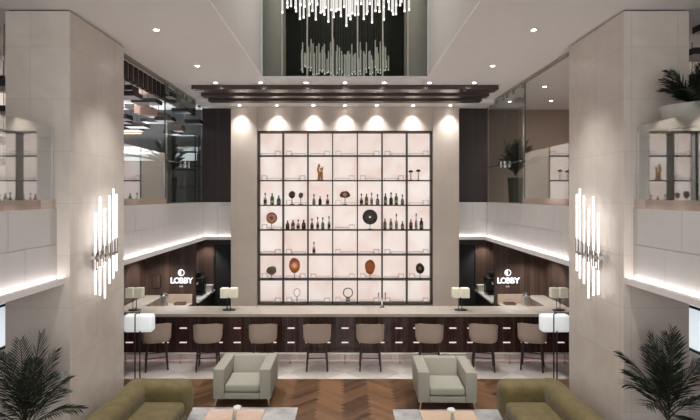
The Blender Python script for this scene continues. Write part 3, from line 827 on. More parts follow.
for k in range(9):
    x = -4.72 + k * 1.18
    bm = B(); tube(bm, (x, -.15, .0), (x, -.15, .19), .012); lathe(bm, [(.035, 0), (.035, .01)], 12, (x, -.15, 0)); tube(bm, (x, -.15, .21), (x, .07, .24), .01)
    obj('rail_post', bm, M['bronze'], bar, smooth=40)
bm = B(); box(bm, -5.0, 5.0, .097, .10, 0, .15); obj('kick_plate', bm, M['marble'], bar)
bm = B(); box(bm, -5.0, 5.0, .072, .096, .163, .169); obj('toe_light', bm, M['toe_led'], bar)

# rooms under the mezzanine -------------------------------------------
for s, nm in ((-1, 'left'), (1, 'right')):
    bm = B(); a, b = sorted((s * 3.79, s * 5.13)); box(bm, a, b, 12.63, 12.75, 0, ZM0 - .01); struct('wall_sign_' + nm, bm, M['dark_wood'])
    bm = B(); a, b = sorted((s * 5.03, s * 5.13)); box(bm, a, b, 8.6, 12.63, 0, ZM0 - .01); struct('wall_bar_side_' + nm, bm, M['dark_wood'])
    # raised side counter
    t = thing('side_counter', 'raised cream counter against the %s dark wall behind the bar' % nm, 'counter', (s * 4.79, 11.99, 0), 0, 'raised side counters')
    bm = B(); rbox(bm, -.235, .235, -.62, .635, 1.04, 1.10, .005, 2); obj('counter_top', bm, M['counter'], t)
    bm = B(); box(bm, -.23, .23, -.62, .63, 0, 1.04); obj('cabinet_body', bm, M['tan_riser'], t)
    # low counter with backsplash
    t = thing('work_counter', 'low cream work counter with tan backsplash below the %s lit sign' % nm, 'counter', (s * 4.20, 12.3, 0), 0, 'low work counters')
    bm = B(); rbox(bm, -.345, .345, -.30, .30, .85, .90, .005, 2); obj('counter_top', bm, M['counter'], t)
    bm = B(); box(bm, -.33, .33, -.28, .30, 0, .85); obj('cabinet_body', bm, M['black'], t)
    bm = B(); box(bm, -.345, .345, .305, .327, .86, 1.125); obj('backsplash', bm, M['tan_riser'], t)
    # wooden tray, ice bucket
    bm = B(); box(bm, -.13, .13, -.09, .09, 0, .012)
    for q in ((-.13, .13, -.09, -.08), (-.13, .13, .08, .09), (-.13, -.12, -.08, .08), (.12, .13, -.08, .08)): box(bm, *q, .012, .05)
    o = obj('tray', bm, M['brown_tray'], None, (s * 4.10, 12.44, .90)); tag(o, 'brown wooden tray beside the steel bucket under the %s sign' % nm, 'tray', 'wooden trays')
    t = thing('ice_bucket', 'tall brushed steel bucket on the work counter below the %s sign' % nm, 'bucket', (s * 4.40, 12.15, .90), 0, 'steel buckets')
    bm = B(); lathe(bm, [(.085, 0), (.095, .01), (.105, .27), (.11, .28), (.10, .28), (.09, .03), (0, .03)], 24); obj('bucket_body', bm, M['satin_steel'], t, smooth=40)
    bm = B(); lathe(bm, [(.10, .285), (.098, .31), (.06, .335), (.02, .345), (.02, .365), (0, .37)], 20); obj('lid', bm, M['steel'], t, smooth=40)
    # passage counter with coffee machine
    t = thing('rear_counter', 'narrow white topped counter in the %s passage carrying the coffee machine' % nm, 'counter', (s * 4.085, 13.5, 0), 0, 'passage counters')
    bm = B(); rbox(bm, -.335, .335, -.70, .95, .85, .90, .005, 2); obj('counter_top', bm, M['white_ceramic'], t)
    bm = B(); box(bm, -.31, .31, -.70, .95, 0, .85); obj('cabinet_body', bm, M['black'], t)
    t = thing('coffee_machine', 'black coffee machine on the counter in the %s passage' % nm, 'coffee machine', (s * 4.06, 13.80, .90), 0, 'coffee machines')
    bm = B(); rbox(bm, -.17, .17, -.2, .2, 0, .05, .01, 2); rbox(bm, -.17, .17, .02, .2, .05, .36, .01, 2); rbox(bm, -.18, .18, -.21, .21, .36, .46, .02, 2); obj('machine_body', bm, M['machine'], t)
    bm = B(); lathe(bm, [(.05, .40 - .12), (.06, .32), (.06, .36)], 14, (0, -.1, 0)); obj('brew_head', bm, M['steel'], t, smooth=40)
    bm = B(); lathe(bm, [(.07, .46), (.10, .58), (.10, .60), (.0, .60)], 16); obj('bean_hopper', bm, M['machine'], t, smooth=40)
    o = thing('ceramic_canister', 'white box beside the coffee machine in the %s passage' % nm, 'box', (s * 3.855, 14.22, .90), 0, 'white boxes by the coffee machines')
    bm = B(); rbox(bm, -.09, .09, -.09, .09, 0, .16, .01, 2); obj('canister_body', bm, M['white_ceramic'], o)
    bm = B(); rbox(bm, -.105, .105, -.095, .095, .16, .18, .006, 2); obj('lid', bm, M['white_ceramic'], o)
    # dark door in the rear wall
    d = bpy.data.objects.new('door_%d' % (1 if s < 0 else 2), None); COL.objects.link(d); d['kind'] = 'structure'; d.location = (s * 3.35, YW, 0)
    bm = B(); box(bm, -.42, .42, -.04, -.01, 0, 2.2); obj('door_leaf', bm, M['matte_black'], d)
    bm = B(); box(bm, -.47, -.42, -.07, -.01, 0, 2.25); box(bm, .42, .47, -.07, -.01, 0, 2.25); box(bm, -.42, .42, -.07, -.01, 2.2, 2.25); obj('door_frame', bm, M['dark_wood'], d)
    bm = B(); box(bm, -.03 - s * .3, .0 - s * .3, -.09, -.04, .95, 1.2); obj('door_handle', bm, M['steel'], d)

# lit sign: round emblem, LOBBY, small BAR -------------------------------
def text_mesh(txt, size, ext=.012, off=0.0, shear=0.0):
    cu = bpy.data.curves.new('txt', 'FONT'); cu.body = txt; cu.size = size; cu.extrude = ext; cu.offset = off
    cu.align_x = 'CENTER'; cu.resolution_u = 3
    t = bpy.data.objects.new('txt', cu); COL.objects.link(t)
    dg = bpy.context.evaluated_depsgraph_get(); dg.update()
    me = bpy.data.meshes.new_from_object(t.evaluated_get(dg))
    bpy.data.objects.remove(t); bpy.data.curves.remove(cu)
    return me
LM = {}
def sign(cx, label):
    Y = 12.615
    t = thing('lobby_sign', label, 'sign', (cx, Y, 1.40), 0, 'lit lobby signs')
    xs = (-.225, -.108, .008, .118, .232)
    for chx, x in zip('LOBBY', xs):
        if chx not in LM:
            LM[chx] = text_mesh(chx, .20, .012, .005); LM[chx].materials.append(M['sign'])
        o = bpy.data.objects.new('letter', LM[chx]); COL.objects.link(o); o.parent = t
        o.location = (x, -.002, 0); o.rotation_euler = (PI / 2, 0, 0)
    if 'BAR' not in LM:
        LM['BAR'] = text_mesh('BAR', .05, .006, .001); LM['BAR'].materials.append(M['ledge'])
    o = bpy.data.objects.new('small_letters', LM['BAR']); COL.objects.link(o); o.parent = t
    o.location = (0, .004, -.10); o.rotation_euler = (PI / 2, 0, 0)
    bm = B(); torus(bm, (0, 0, .265), .075, .010, 28, 6)
    n = 14     # leaf-shaped half inside the ring
    v1 = []; 
    for y in (-.008, .008):
        v1.append([bm.verts.new((.058 * math.cos(PI / 2 + PI * i / n), y, .265 + .058 * math.sin(PI / 2 + PI * i / n))) for i in range(n + 1)])
    bm.faces.new(v1[0]); bm.faces.new(v1[1][::-1])
    for i in range(n + 1):
        j = (i + 1) % (n + 1); bm.faces.new((v1[0][i], v1[0][j], v1[1][j], v1[1][i]))
    obj('emblem', bm, M['sign'], t)
sign((181 - 345) * 12.6 / 500, 'white lit LOBBY sign with round emblem on the left dark wood wall')
sign((508 - 345) * 12.6 / 500, 'white lit LOBBY sign with round emblem on the right dark wood wall')
o = thing('wall_hatch', 'small dark framed hatch on the left wood wall beside the lit sign', 'hatch', ((156 - 345) * 12.6 / 500, 12.63, 1.29))
bm = B(); box(bm, -.10, .10, -.012, -.002, 0, .31); obj('hatch_panel', bm, M['dark_wood'], o)
bm = B()
for q in ((-.115, -.10, 0, .31), (.10, .115, 0, .31), (-.115, .115, .31, .325), (-.115, .115, -.015, 0)): box(bm, q[0], q[1], -.02, -.002, q[2], q[3])
obj('hatch_frame', bm, M['black'], o)
bm = B(); tube(bm, (.06, -.03, .14), (.06, -.012, .14), .012); obj('hatch_knob', bm, M['steel'], o)

# beer tap on the counter
t = thing('bar_tap', 'chrome two armed tap standing on the bar before the lit shelving', 'tap', ((382 - 345) * 11.22 / 500, 11.22, 1.10))
bm = B(); lathe(bm, [(.055, 0), (.05, .015), (.022, .06), (.016, .20), (.02, .22)], 16); obj('tap_column', bm, M['chrome'], t, smooth=40)
for s in (-1, 1):
    bm = B(); tube(bm, (0, 0, .20), (s * .075, 0, .20), .012); tube(bm, (s * .075, 0, .17), (s * .075, 0, .25), .012); obj('tap_arm', bm, M['chrome'], t, smooth=40)
    bm = B(); tube(bm, (s * .075, 0, .25), (s * .075, 0, .33), .009, .014); obj('tap_handle', bm, M['black'], t, smooth=40)

# table lamps on the bar ----------------------------------------------------
def table_lamp(x, label):
    t = thing('table_lamp', label, 'table lamp', (x, 10.95, 1.10), 0, 'twin shade lamps on the bar')
    bm = B(); lathe(bm, [(.14, 0), (.14, .014), (.13, .022)], 24, sx=1, sy=.62); obj('base', bm, M['black'], t, smooth=40)
    for k, sx in enumerate((-.045, .03)):
        bm = B(); tube(bm, (sx, 0, .02), (sx, 0, .49), .008); obj('pole', bm, M['black'], t, smooth=40)
    for x0, x1, y in ((-.185, -.02, 0.0), (.005, .185, 0.0)):
        bm = B(); rbox(bm, x0, x1, -.08, .08, .275, .49, .014, 3); obj('lamp_shade', bm, M['shade_cream'], t, smooth=40)
    return t
for x, lab in ((-4.60, 'black lamp with two cream shades on the bar, beside the left column'),
               (-2.535, 'black lamp with two cream shades on the bar, left of the lit shelving'),
               (2.53, 'black lamp with two cream shades on the bar, right of the lit shelving'),
               (4.68, 'black lamp with two cream shades on the bar, beside the right column')):
    table_lamp(x, lab)

# ------------------------------------------------------------------ bar stools
def shell_bm():
    bm = B(); nu, nv = 28, 8
    amax = math.radians(118)
    def pt(a, v, off):
        f = min(1, abs(a) / amax)
        top = .985 - .12 * max(0, (f - .28) / .72) ** 1.3
        bot = .585 + .02 * f
        z = bot + (top - bot) * v
        k = .90 + .085 * min(1, v * 4.5) ** .5 + .03 * v      # rounded under-edge
        rx, ry = .290 * k - off, .248 * k - off
        # squarish plan
        ca, sa = math.cos(a), math.sin(a)
        e = 0.62
        x = rx * math.copysign(abs(sa) ** e, sa); y = -ry * math.copysign(abs(ca) ** e, ca)
        return Vector((x, y, z))
    O = [[bm.verts.new(pt(-amax + 2 * amax * i / nu, j / nv, 0)) for j in range(nv + 1)] for i in range(nu + 1)]
    I = [[bm.verts.new(pt(-amax + 2 * amax * i / nu, j / nv, .035) + Vector((0, 0, -.006 if j == nv else 0))) for j in range(nv + 1)] for i in range(nu + 1)]
    for i in range(nu):
        for j in range(nv):
            bm.faces.new((O[i][j], O[i + 1][j], O[i + 1][j + 1], O[i][j + 1])); bm.faces.new((I[i][j], I[i][j + 1], I[i + 1][j + 1], I[i + 1][j]))
        bm.faces.new((O[i][nv], O[i + 1][nv], I[i + 1][nv], I[i][nv])); bm.faces.new((O[i][0], I[i][0], I[i + 1][0], O[i + 1][0]))
    for i in (0, nu):
        for j in range(nv): bm.faces.new((O[i][j], O[i][j + 1], I[i][j + 1], I[i][j]))
    return bm
def make_stool(label):
    t = thing('bar_stool', label, 'bar stool', (0, 0, 0), 0, 'bar stools in a row')
    obj('backrest', shell_bm(), M['stool_fabric'], t, smooth=50)
    bm = B(); lathe(bm, [(.19, .585), (.215, .60), (.23, .63), (.22, .675), (.15, .695), (0, .70)], 26, (0, .01, 0), 1, .95); obj('seat', bm, M['stool_seat'], t, smooth=50)
    for sx in (-1, 1):
        for sy in (-1, 1):
            bm = B(); tube(bm, (sx * .215, sy * .20, 0), (sx * .175, sy * .16, .60), .017, .024, 10); obj('leg', bm, M['stool_leg'], t, smooth=40)
    bm = B(); k = .192; k2 = .178
    for p, q in (((-k, -k2, .27), (k, -k2, .27)), ((-k, k2, .27), (k, k2, .27)), ((-k, -k2, .27), (-k, k2, .27)), ((k, -k2, .27), (k, k2, .27))):
        tube(bm, p, q, .011, n=8)
    obj('footrest', bm, M['stool_leg'], t, smooth=40)
    return t
stool = None
for i, (px, rz) in enumerate(((155, 22), (207, 8), (262.5, 6), (317, 2), (370.3, -1), (430, -9), (484.5, -12), (534, -24))):
    lab = '%s taupe bar stool from the left along the bar' % ORD[i]
    x = (px - 345) / 48.3; y = 10.44
    if stool is None: stool = make_stool(lab); stool.location = (x, y, 0); stool.rotation_euler = (0, 0, math.radians(rz))
    else: dup(stool, (x, y, 0), math.radians(rz), lab)

# ------------------------------------------------------------------ armchairs
def armchair(loc, rz, label):
    t = thing('armchair', label, 'armchair', loc, rz, 'square armchairs')
    W, D, H = .492, .46, .64          # half width, half depth, height; front faces -y
    fa = M['chair_fabric']
    for s in (-1, 1):
        bm = B(); a, b = sorted((s * W, s * (W - .19)))
        bevel_faces(bm, box(bm, a, b, -D, D, .13, H), .014, 2); obj('arm', bm, fa, t, smooth=40)
    bm = B(); i = W - .192
    bevel_faces(bm, hexa(bm, [(-i, .02, .13), (i, .02, .13), (i, D, .13), (-i, D, .13), (-i, D - .14, H), (i, D - .14, H), (i, D, H), (-i, D, H)]), .014, 2)
    obj('backrest', bm, fa, t, smooth=40)
    bm = B(); bevel_faces(bm, box(bm, -i, i, -D + .004, .0, .13, .235), .01, 2); obj('seat_base', bm, fa, t, smooth=40)
    bm = B(); bevel_faces(bm, hexa(bm, [(-i + .004, -D - .0, .25), (i - .004, -D - .0, .25), (i - .004, .05, .25), (-i + .004, .05, .25),
                                        (-i + .004, -D + .01, .375), (i - .004, -D + .01, .375), (i - .004, .11, .40), (-i + .004, .11, .40)]), .035, 4)
    obj('seat_cushion', bm, fa, t, smooth=50)
    for sx in (-1, 1):
        for sy in (-1, 1):
            bm = B(); tube(bm, (sx * (W - .03), sy * (D - .03), 0), (sx * (W - .05), sy * (D - .05), .135), .009, .018, 8); obj('leg', bm, M['chair_leg'], t, smooth=40)
armchair((-1.762, 8.99, 0), 0, 'square grey green armchair on the left, beside the rug')
armchair((1.735, 8.84, 0), math.radians(-1.5), 'square grey green armchair on the right, beside the rug')

# ------------------------------------------------------------------ sofas
def sofa(s, label):
    """runs along y; back towards the column; far arm at y = 8.1"""
    t = thing('sofa', label, 'sofa', (s * 2.93, 6.9, 0), 0, 'olive velvet sofas')
    ve = M['velvet']
    def X(a, b): return tuple(sorted((s * a, s * b)))
    bm = B(); a, b = X(.5, -.46); rbox(bm, a, b, -1.1, 1.12, .08, .26, .05, 3); obj('base', bm, ve, t, smooth=50)
    bm = B(); a, b = X(.14, .53); rbox(bm, a, b, -1.18, 1.2, .12, .70, .15, 6); obj('backrest', bm, ve, t, smooth=60)
    for y0, y1 in ((-1.2, -.82), (.80, 1.2)):
        bm = B(); a, b = X(.50, -.51); rbox(bm, a, b, y0, y1, .10, .69, .15, 6); obj('arm', bm, ve, t, smooth=60)
    for y0, y1 in ((-.82, -.01), (.01, .82)):
        bm = B(); a, b = X(.20, -.47); rbox(bm, a, b, y0, y1, .24, .44, .07, 5); obj('seat_cushion', bm, ve, t, smooth=60)
    for x in (-.4, .42):
        for y in (-1.0, 1.0):
            bm = B(); tube(bm, (s * x, y, 0), (s * x, y, .12), .03, n=10); obj('leg', bm, M['black'], t, smooth=40)
sofa(-1, 'olive green velvet sofa with rolled arms beside the left column')
sofa(1, 'olive green velvet sofa with rolled arms beside the right column')

# ------------------------------------------------------------------ rugs, tables, flowers
for s, y1, lab in ((-1, 8.49, 'light grey mottled rug under the left table'), (1, 8.41, 'light grey mottled rug under the right table')):
    bm = B(); a, b = sorted((s * .80, s * 2.62)); rbox(bm, a, b, 5.2, y1, .001, .013, .004, 1)
    tag(obj('rug', bm, M['rug']), lab, 'rug', 'grey rugs')
def coffee_table(x0, x1, y0, y1, z, mat, label):
    cx, cy = (x0 + x1) / 2, (y0 + y1) / 2; w, d = (x1 - x0) / 2, (y1 - y0) / 2
    t = thing('coffee_table', label, 'coffee table', (cx, cy, .013), 0, 'marble coffee tables'); z -= .013
    bm = B(); rbox(bm, -w, w, -d, d, z - .04, z, .008, 2); obj('table_top', bm, mat, t)
    for sx in (-1, 1):
        for sy in (-1, 1):
            bm = B(); box(bm, sx * (w - .08) - .02, sx * (w - .08) + .02, sy * (d - .08) - .02, sy * (d - .08) + .02, 0, z - .04); obj('leg', bm, M['bronze'], t)
coffee_table(-2.06, -1.22, 6.55, 7.63, .35, M['table_pink'], 'low table with pale pink marble top on the left rug')
coffee_table(1.13, 1.94, 6.5, 7.58, .35, M['table_peach'], 'low table with peach marble top on the right rug')
def flower(x, y, h, label, lean):
    t = thing('bud_vase', label, 'vase', (x, y, .35), 0, 'flower vases')
    bm = B(); lathe(bm, [(.025, 0), (.03, .01), (.03, .09), (.012, .12), (.012, .15), (.009, .15), (.009, .02), (0, .015)], 16); obj('vase', bm, M['vase'], t, smooth=40)
    bm = B(); tube(bm, (0, 0, .02), (lean, 0, h - .04), .006, n=8); obj('stem', bm, M['stem'], t)
    bm = B()
    for k in range(9):
        a = 2 * PI * k / 9; r = .035 if k else 0
        c = (lean + r * math.cos(a), r * math.sin(a), h - .03)
        lathe(bm, [(.004, -.03), (.026, -.01), (.03, .01), (.018, .028), (0, .03)], 8, c)
    obj('blossom', bm, M['petal'], t, smooth=60)
flower(-1.60, 7.2, .225, 'small vase with white blossom on the pink table, left rug', .05)
flower(1.55, 7.2, .19, 'small vase with white blossom on the peach table, right rug', -.02)

# ------------------------------------------------------------------ floor lamps
def floor_lamp(x, label, d1, d2):
    t = thing('floor_lamp', label, 'floor lamp', (x, 8.75, 0), 0, 'drum shade floor lamps')
    bm = B(); lathe(bm, [(.18, 0), (.18, .015), (.17, .022)], 28); obj('base', bm, M['black'], t, smooth=40)
    for dx, dy, top in ((d1, -.13, 1.56), (d2, .0, 1.24)):
        bm = B(); tube(bm, (dx, dy, .02), (dx, dy, top), .011, n=10)
        if top > 1.5: tube(bm, (dx, dy, top), (d2, .0, top), .010, n=8)
        obj('pole', bm, M['black'], t, smooth=40)
    bm = B(); rbox(bm, -.22, .28, .035, .235, 1.195, 1.50, .045, 4); obj('lamp_shade', bm, M['shade_white'], t, smooth=40)
    bm = B(); tube(bm, (.03, .135, 1.30), (.03, .135, 1.42), .035, .035, 12); obj('bulb', bm, emitter('lamp_bulb', (1, .97, .93), 3.0), t, smooth=40)
    bm = B(); tube(bm, (.03, .135, 1.42), (.03, .135, 1.56), .006, n=6); tube(bm, (d2, 0, 1.56), (.03, .135, 1.56), .008, n=6); obj('hanger', bm, M['black'], t)
floor_lamp(-3.68, 'black twin pole floor lamp with white drum shade behind the left sofa', .06, .09)
floor_lamp(3.69, 'black twin pole floor lamp with white drum shade behind the right sofa', -.09, .02)

# ------------------------------------------------------------------ wall sconces
def sconce(s, label):
    t = thing('wall_sconce', label, 'wall sconce', (s * COLX[s][0], 7.42, 2.66), 0, 'glass rod wall sconces')
    bm = B(); a, b = sorted((-s * .001, -s * .05)); rbox(bm, a, b, -.14, .14, -.12, .12, .005, 2); obj('back_plate', bm, M['bronze'], t)
    bm = B(); a, b = sorted((-s * .05, -s * .12)); box(bm, a, b, -.29, .42, .03, .08); obj('cross_bar', bm, M['chrome'], t)
    rods = ((-.26, .11, 0, .70, .47), (-.123, .11, .03, .90, .54), (.026, .11, .08, .68, .66), (.165, .11, .11, .84, .50), (.296, .11, .15, .90, .48), (.397, .11, .17, .80, .40))
    for y, o, z, up, dn in rods:
        bm = B(); x = -s * o
        tube(bm, (x, y, z - .12), (x, y, z + .12), .019, n=12); r = obj('rod_clamp', bm, M['chrome'], t, smooth=40)
        bm = B(); tube(bm, (x, y, z + .12), (x, y, z + up), .0135, n=12); tube(bm, (x, y, z - .12), (x, y, z - dn), .0135, n=12)
        obj('glass_rod', bm, M['sconce_tube'], r, smooth=40)
sconce(-1, 'cluster of lit glass rods with chrome clamps on the left column')
sconce(1, 'cluster of lit glass rods with chrome clamps on the right column')

# ------------------------------------------------------------------ palms
def frond_bm(L, rise, droop, az, leaf_len, seed, leafw=.012):
    rnd = random.Random(seed); bm = B(); n = 16
    d = Vector((math.cos(az), math.sin(az), 0)); side = Vector((-d.y, d.x, 0))
    pts = []
    for i in range(n + 1):
        u = i / n
        pts.append(d * (L * math.cos(rise) * u) + Vector((0, 0, L * math.sin(rise) * u - droop * u * u)))
    for i in range(n): tube(bm, pts[i], pts[i + 1], .007 * (1 - .8 * i / n) + .002, .007 * (1 - .8 * (i + 1) / n) + .002, 5, False, 1)
    m = 24
    for i in range(4, m):
        u = i / m; k = u * n; j = min(n - 1, int(k)); p = pts[j].lerp(pts[j + 1], k - j)
        tan = (pts[j + 1] - pts[j]).normalized(); up = side.cross(tan).normalized()
        l = leaf_len * (math.sin(PI * (.15 + .8 * u)) ** .7) * rnd.uniform(.85, 1.1)
        for s in (-1, 1):
            dr = (side * s * .75 + tan * (.75 + .5 * u) + up * rnd.uniform(-.05, .25)).normalized()
            w = tan * leafw
            q = p + dr * l * .5; e = p + dr * l + Vector((0, 0, -.12 * l))
            v = [bm.verts.new(a) for a in (p - w * .4, p + w * .4, q + w, e, q - w)]
            f = bm.faces.new(v); f.material_index = 0
    return bm
def palm(name, loc, label, n, L, leaf, seed, pot, trunk_h=0.0, spread=(.55, 1.35), cat='palm', clears=()):
    t = thing(name, label, cat, loc)
    rnd = random.Random(seed)
    z0 = pot(t)
    for k in range(n):
        az = k * 2.39996 + rnd.uniform(-.3, .3)
        f = k / max(1, n - 1); rise = spread[1] - (spread[1] - spread[0]) * f + rnd.uniform(-.08, .08)
        ln = L * rnd.uniform(.8, 1.05)
        lf = leaf
        for nx, ny, dist in clears:       # fronds bend up short of the wall or glass next to them
            c = nx * math.cos(az) + ny * math.sin(az)
            if c > -.5:
                lf = min(lf, dist * .5)
                if c > .05: rise = max(rise, 1.05); ln = min(ln, (dist - .75 * lf) / (c * math.cos(rise)))
        o = obj('frond', frond_bm(ln, rise, ln * (.12 + .35 * f), az, lf, seed * 100 + k), [M['leaf'], M['stalk']], t)
        o.location = (0, 0, z0 + trunk_h * (1 - .5 * f))
def floor_pot(h, r):
    def f(t):
        bm = B(); lathe(bm, [(r * .75, 0), (r * .8, .01), (r, h), (r * .92, h), (r * .88, h - .05), (0, h - .05)], 28); obj('pot', bm, M['pot_dark'], t, smooth=40)
        bm = B(); lathe(bm, [(r * .86, h - .049), (r * .5, h - .03), (0, h - .02)], 20); obj('soil', bm, M['soil'], t, smooth=60)
        return h - .04
    return f
palm('potted_palm', (-3.82, 5.98, 0), 'large dark green palm in a pot before the left column', 17, 1.15, .30, 11, floor_pot(.62, .26), .36, (.66, 1.40), clears=((0, 1, .70),))
palm('potted_palm', (3.86, 5.96, 0), 'large dark green palm in a pot before the right column', 20, 1.02, .30, 12, floor_pot(.62, .26), .58, (.40, 1.50), clears=((0, 1, .72),))
def bowl_pot(t):
    bm = B()
    for a in range(4):
        x, y = .17 * math.cos(PI / 4 + a * PI / 2), .17 * math.sin(PI / 4 + a * PI / 2); tube(bm, (x * 1.2, y * 1.2, 0), (x, y, 1.09), .013, n=8)
    lathe(bm, [(.24, 1.08), (.24, 1.10)], 20)
    obj('stand', bm, M['black'], t)
    bm = B(); lathe(bm, [(.22, 1.10), (.26, 1.11), (.34, 1.24), (.365, 1.38), (.345, 1.38), (.32, 1.30), (0, 1.30)], 32); obj('bowl', bm, M['bowl'], t, smooth=40)
    bm = B(); lathe(bm, [(.318, 1.302), (.2, 1.33), (0, 1.34)], 20); obj('soil', bm, M['soil'], t, smooth=60)
    return 1.33
palm('bowl_palm', (4.30, 6.17, 3.33), 'palm in a white bowl on the right mezzanine behind the glass', 18, .66, .26, 13, bowl_pot, .03, (.30, 1.35), clears=((0, 1, .50),))
palm('mezzanine_palm', (4.50, 13.2, 3.33), 'dark palm behind the full height glass on the right mezzanine', 26, 1.05, .34, 14, floor_pot(.75, .2), .2, (.85, 1.45), 'palm', ((-1, 0, .55),))
palm('mezzanine_palm', (-4.50, 12.8, 3.33), 'dark palm behind the full height glass on the left mezzanine', 26, 1.1, .34, 15, floor_pot(.75, .2), .2, (.85, 1.45), 'palm', ((1, 0, .55),))

# ------------------------------------------------------------------ left mezzanine: hanging blocks, cove, dark shelf
rnd = random.Random(21)
proto = []
for k in range(3):
    bm = B(); w, d, h = ((.26, .20, .09), (.20, .17, .10), (.12, .15, .16))[k]
    for i, f in enumerate(box(bm, -w, w, -d, d, -h, 0)):
        f.material_index = 1 if i == 0 else 0  # undersides coloured pale as if lit from below
    tube(bm, (0, 0, 0), (0, 0, .02), .02)
    me = bpy.data.meshes.new('ceiling_block'); bmesh.ops.recalc_face_normals(bm, faces=bm.faces); bm.to_mesh(me); bm.free()
    for m in ((M['block_black'], M['block_lit_under']), (M['block_black'], M['block_lit_under']), (M['block_beige'], M['block_beige']))[k]: me.materials.append(m)
    proto.append(me)
def block(k, x, y, z, where):
    o = bpy.data.objects.new('ceiling_block', proto[k]); COL.objects.link(o); o.location = (x, y, z)
    bm = None
    lab = {'far': ('black sided block with pale underside hanging over the left mezzanine', 'rose wood block hanging over the left mezzanine'),
           'near': ('black sided pale bottomed block above the left mezzanine, outside the column edge', 'rose wood block above the left mezzanine, outside the column edge')}[where][1 if k == 2 else 0]
    tag(o, lab, 'block', 'hanging blocks ' + where + (' wood' if k == 2 else ''))
    return o
hang = B()
for iy in range(10):
    for ix in range(5):
        x = -4.3 - ix * .56 + (.22 if iy % 2 else 0); y = 8.75 + iy * .53 + rnd.uniform(-.05, .05)
        z = 5.94 - .5 * ((iy * 3 + ix * 2) % 5) / 4 - .08 * rnd.random() - .03 * ix
        if x < -6.9: continue
        block(rnd.choice((0, 0, 1, 1, 2)), x, y, z, 'far'); tube(hang, (x, y, z), (x, y, ZC - .002), .006, n=5)
for iy in range(6):
    for ix in range(2):
        x = -5.2 - ix * .62; y = 7.0 + iy * .3 - .5 ; z = 5.7 - rnd.random() * 1.3
        y = 6.6 + iy * .33
        x = -4.95 - ix * .6 - (iy % 2) * .08
        block((0, 2, 1, 0, 1, 0)[(iy + ix) % 6], x, y * 1.0 + .0, 5.9 - iy * .32 - ix * .1, 'near'); tube(hang, (x, y, 5.9 - iy * .32 - ix * .1), (x, y, ZC - .002), .006, n=5)
for iy in range(5):
    for ix in range(2): tube(hang, (5.05 + ix * .6, 6.7 + iy * .36, 5.92 - iy * .28 - ix * .1), (5.05 + ix * .6, 6.7 + iy * .36, ZC - .002), .006, n=5)
o = tag(obj('hanging_wires', hang, M['black']), 'thin black wires carrying the hanging blocks above the mezzanines', 'wire'); o['kind'] = 'stuff'
w = bpy.data.objects.new('window_4', None); COL.objects.link(w); w['kind'] = 'structure'; w.location = (-5.5, YW, 4.62)  # added glowing strip imitating a whitish reflection on the rear wall
bm = B(); box(bm, -1.2, 1.2, -.03, -.004, 0, .24); obj('window_pane', bm, M['daylight'], w)  # pane only carries the added glow
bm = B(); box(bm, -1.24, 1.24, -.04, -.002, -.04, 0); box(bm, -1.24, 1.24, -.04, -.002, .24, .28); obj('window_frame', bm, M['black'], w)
lab_right = 'black sided pale bottomed block above the right mezzanine, outside the column edge'
for iy in range(5):
    for ix in range(2):
        o = bpy.data.objects.new('ceiling_block', proto[0]); COL.objects.link(o)
        o.location = (5.05 + ix * .6, 6.7 + iy * .36, 5.92 - iy * .28 - ix * .1)
        tag(o, lab_right, 'block', 'hanging blocks right')
# slatted fascia behind the ceiling edge
bm = B()
for k in range(22):
    y = 8.5 + k * .235
    box(bm, -4.16, -4.06, y, y + .15, 5.78, ZC - .001, 0); box(bm, -4.14, -4.08, y + .155, y + .23, 5.80, ZC - .001, 1)
struct('trim_fascia_left', bm, [M['block_black'], M['block_beige']])
bm = B(); box(bm, -7.0, -5.9, YW - .03, YW - .002, 5.40, 5.43); tag(obj('cove_light', bm, M['gold_led']), 'thin warm light line across the left mezzanine rear wall', 'light strip')
t = thing('wall_shelf', 'black open metal rack beside the palm on the left mezzanine', 'rack', (-4.42, 13.75, 3.33))
bm = B()
for x in (-.36, .36):
    for y in (-.18, .18): box(bm, x - .015, x + .015, y - .015, y + .015, 0, 1.95)
obj('rack_frame', bm, M['black'], t)
for z in (.5, .98, 1.46, 1.93):
    bm = B(); box(bm, -.345, .345, -.165, .165, z, z + .025); obj('rack_shelf', bm, M['black'], t)

# ------------------------------------------------------------------ room lights and added unseen fills
def area(name, loc, rot, sx, sy, watts, col=(1, 1, 1)):
    l = bpy.data.lights.new(name, 'AREA'); l.shape = 'RECTANGLE'; l.size = sx; l.size_y = sy; l.energy = watts; l.color = col
    o = bpy.data.objects.new(name, l); COL.objects.link(o); o.location = loc; o.rotation_euler = rot
    return o
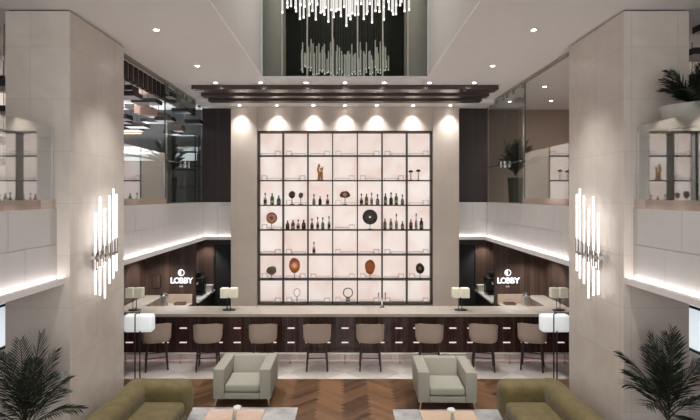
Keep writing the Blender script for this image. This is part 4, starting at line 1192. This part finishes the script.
# area lamp added behind the camera, standing in for front daylight
area('front_fill', (-1.5, YF + .05, 3.0), (PI / 2, 0, 0), 11, 5.6, 150, (1.0, .985, .975))
for s in (-1, 1):
    spot((s * 4.45, 11.9, ZM0 - .03), 45, 110, .5)           # unseen spot without a fitting, over the side counters
    spot((s * 4.0, 14.2, ZM0 - .03), 30, 90, .6)           # unseen spot without a fitting, over the coffee machines
    spot((s * 5.6, 9.8, ZM0 - .03), 30, 120, .5)  # unseen spot in the side hall, no fitting
    area('mezzanine_fill', (s * 5.6, 10.5, ZC - .04), (0, 0, 0), 1.6, 3.5, 25 if s > 0 else 55, (1, .95, .91))  # unseen area lamp added to brighten each mezzanine
    for x in (-2.6, -1.3): spot((s * -x, 11.9, 5.9), 10, 60)
area('added_block_uplight', (-5.5, YW - .3, 4.9), (math.radians(180 + 48), 0, 0), 2.8, .3, 17, (.97, .98, 1.0))  # unseen lamp added to light the hanging blocks from below
area('shaft_fill', (0, 8.4, VZ - .05), (0, 0, 0), 2.4, 3.0, 45, (1, .96, .9))  # unseen lamp added at the shaft top to brighten its walls

w = bpy.data.worlds.new('world'); scene.world = w; w.use_nodes = True
w.node_tree.nodes['Background'].inputs[0].default_value = (.9, .95, 1, 1); w.node_tree.nodes['Background'].inputs[1].default_value = .4

# ------------------------------------------------------------------ camera
cam = bpy.data.cameras.new('camera'); co = bpy.data.objects.new('camera', cam); COL.objects.link(co)
co.location = (0, 0, 3.6); co.rotation_euler = (PI / 2, 0, 0)
cam.sensor_width = 36; cam.sensor_fit = 'HORIZONTAL'; cam.lens = 36 * 500 / 700
cam.shift_x = 5 / 700; cam.shift_y = -14 / 700
cam.clip_start = .05; cam.clip_end = 200
scene.camera = co
vs = scene.view_settings
vs.view_transform = 'Standard'; vs.look = 'None'; vs.exposure = 1.56; vs.gamma = 1.0; vs.use_curve_mapping = False
cy = scene.cycles
cy.max_bounces = 10; cy.diffuse_bounces = 5; cy.glossy_bounces = 5; cy.transparent_max_bounces = 16
cy.sample_clamp_indirect = 6.0; cy.use_denoising = True; cy.caustics_reflective = False; cy.caustics_refractive = False
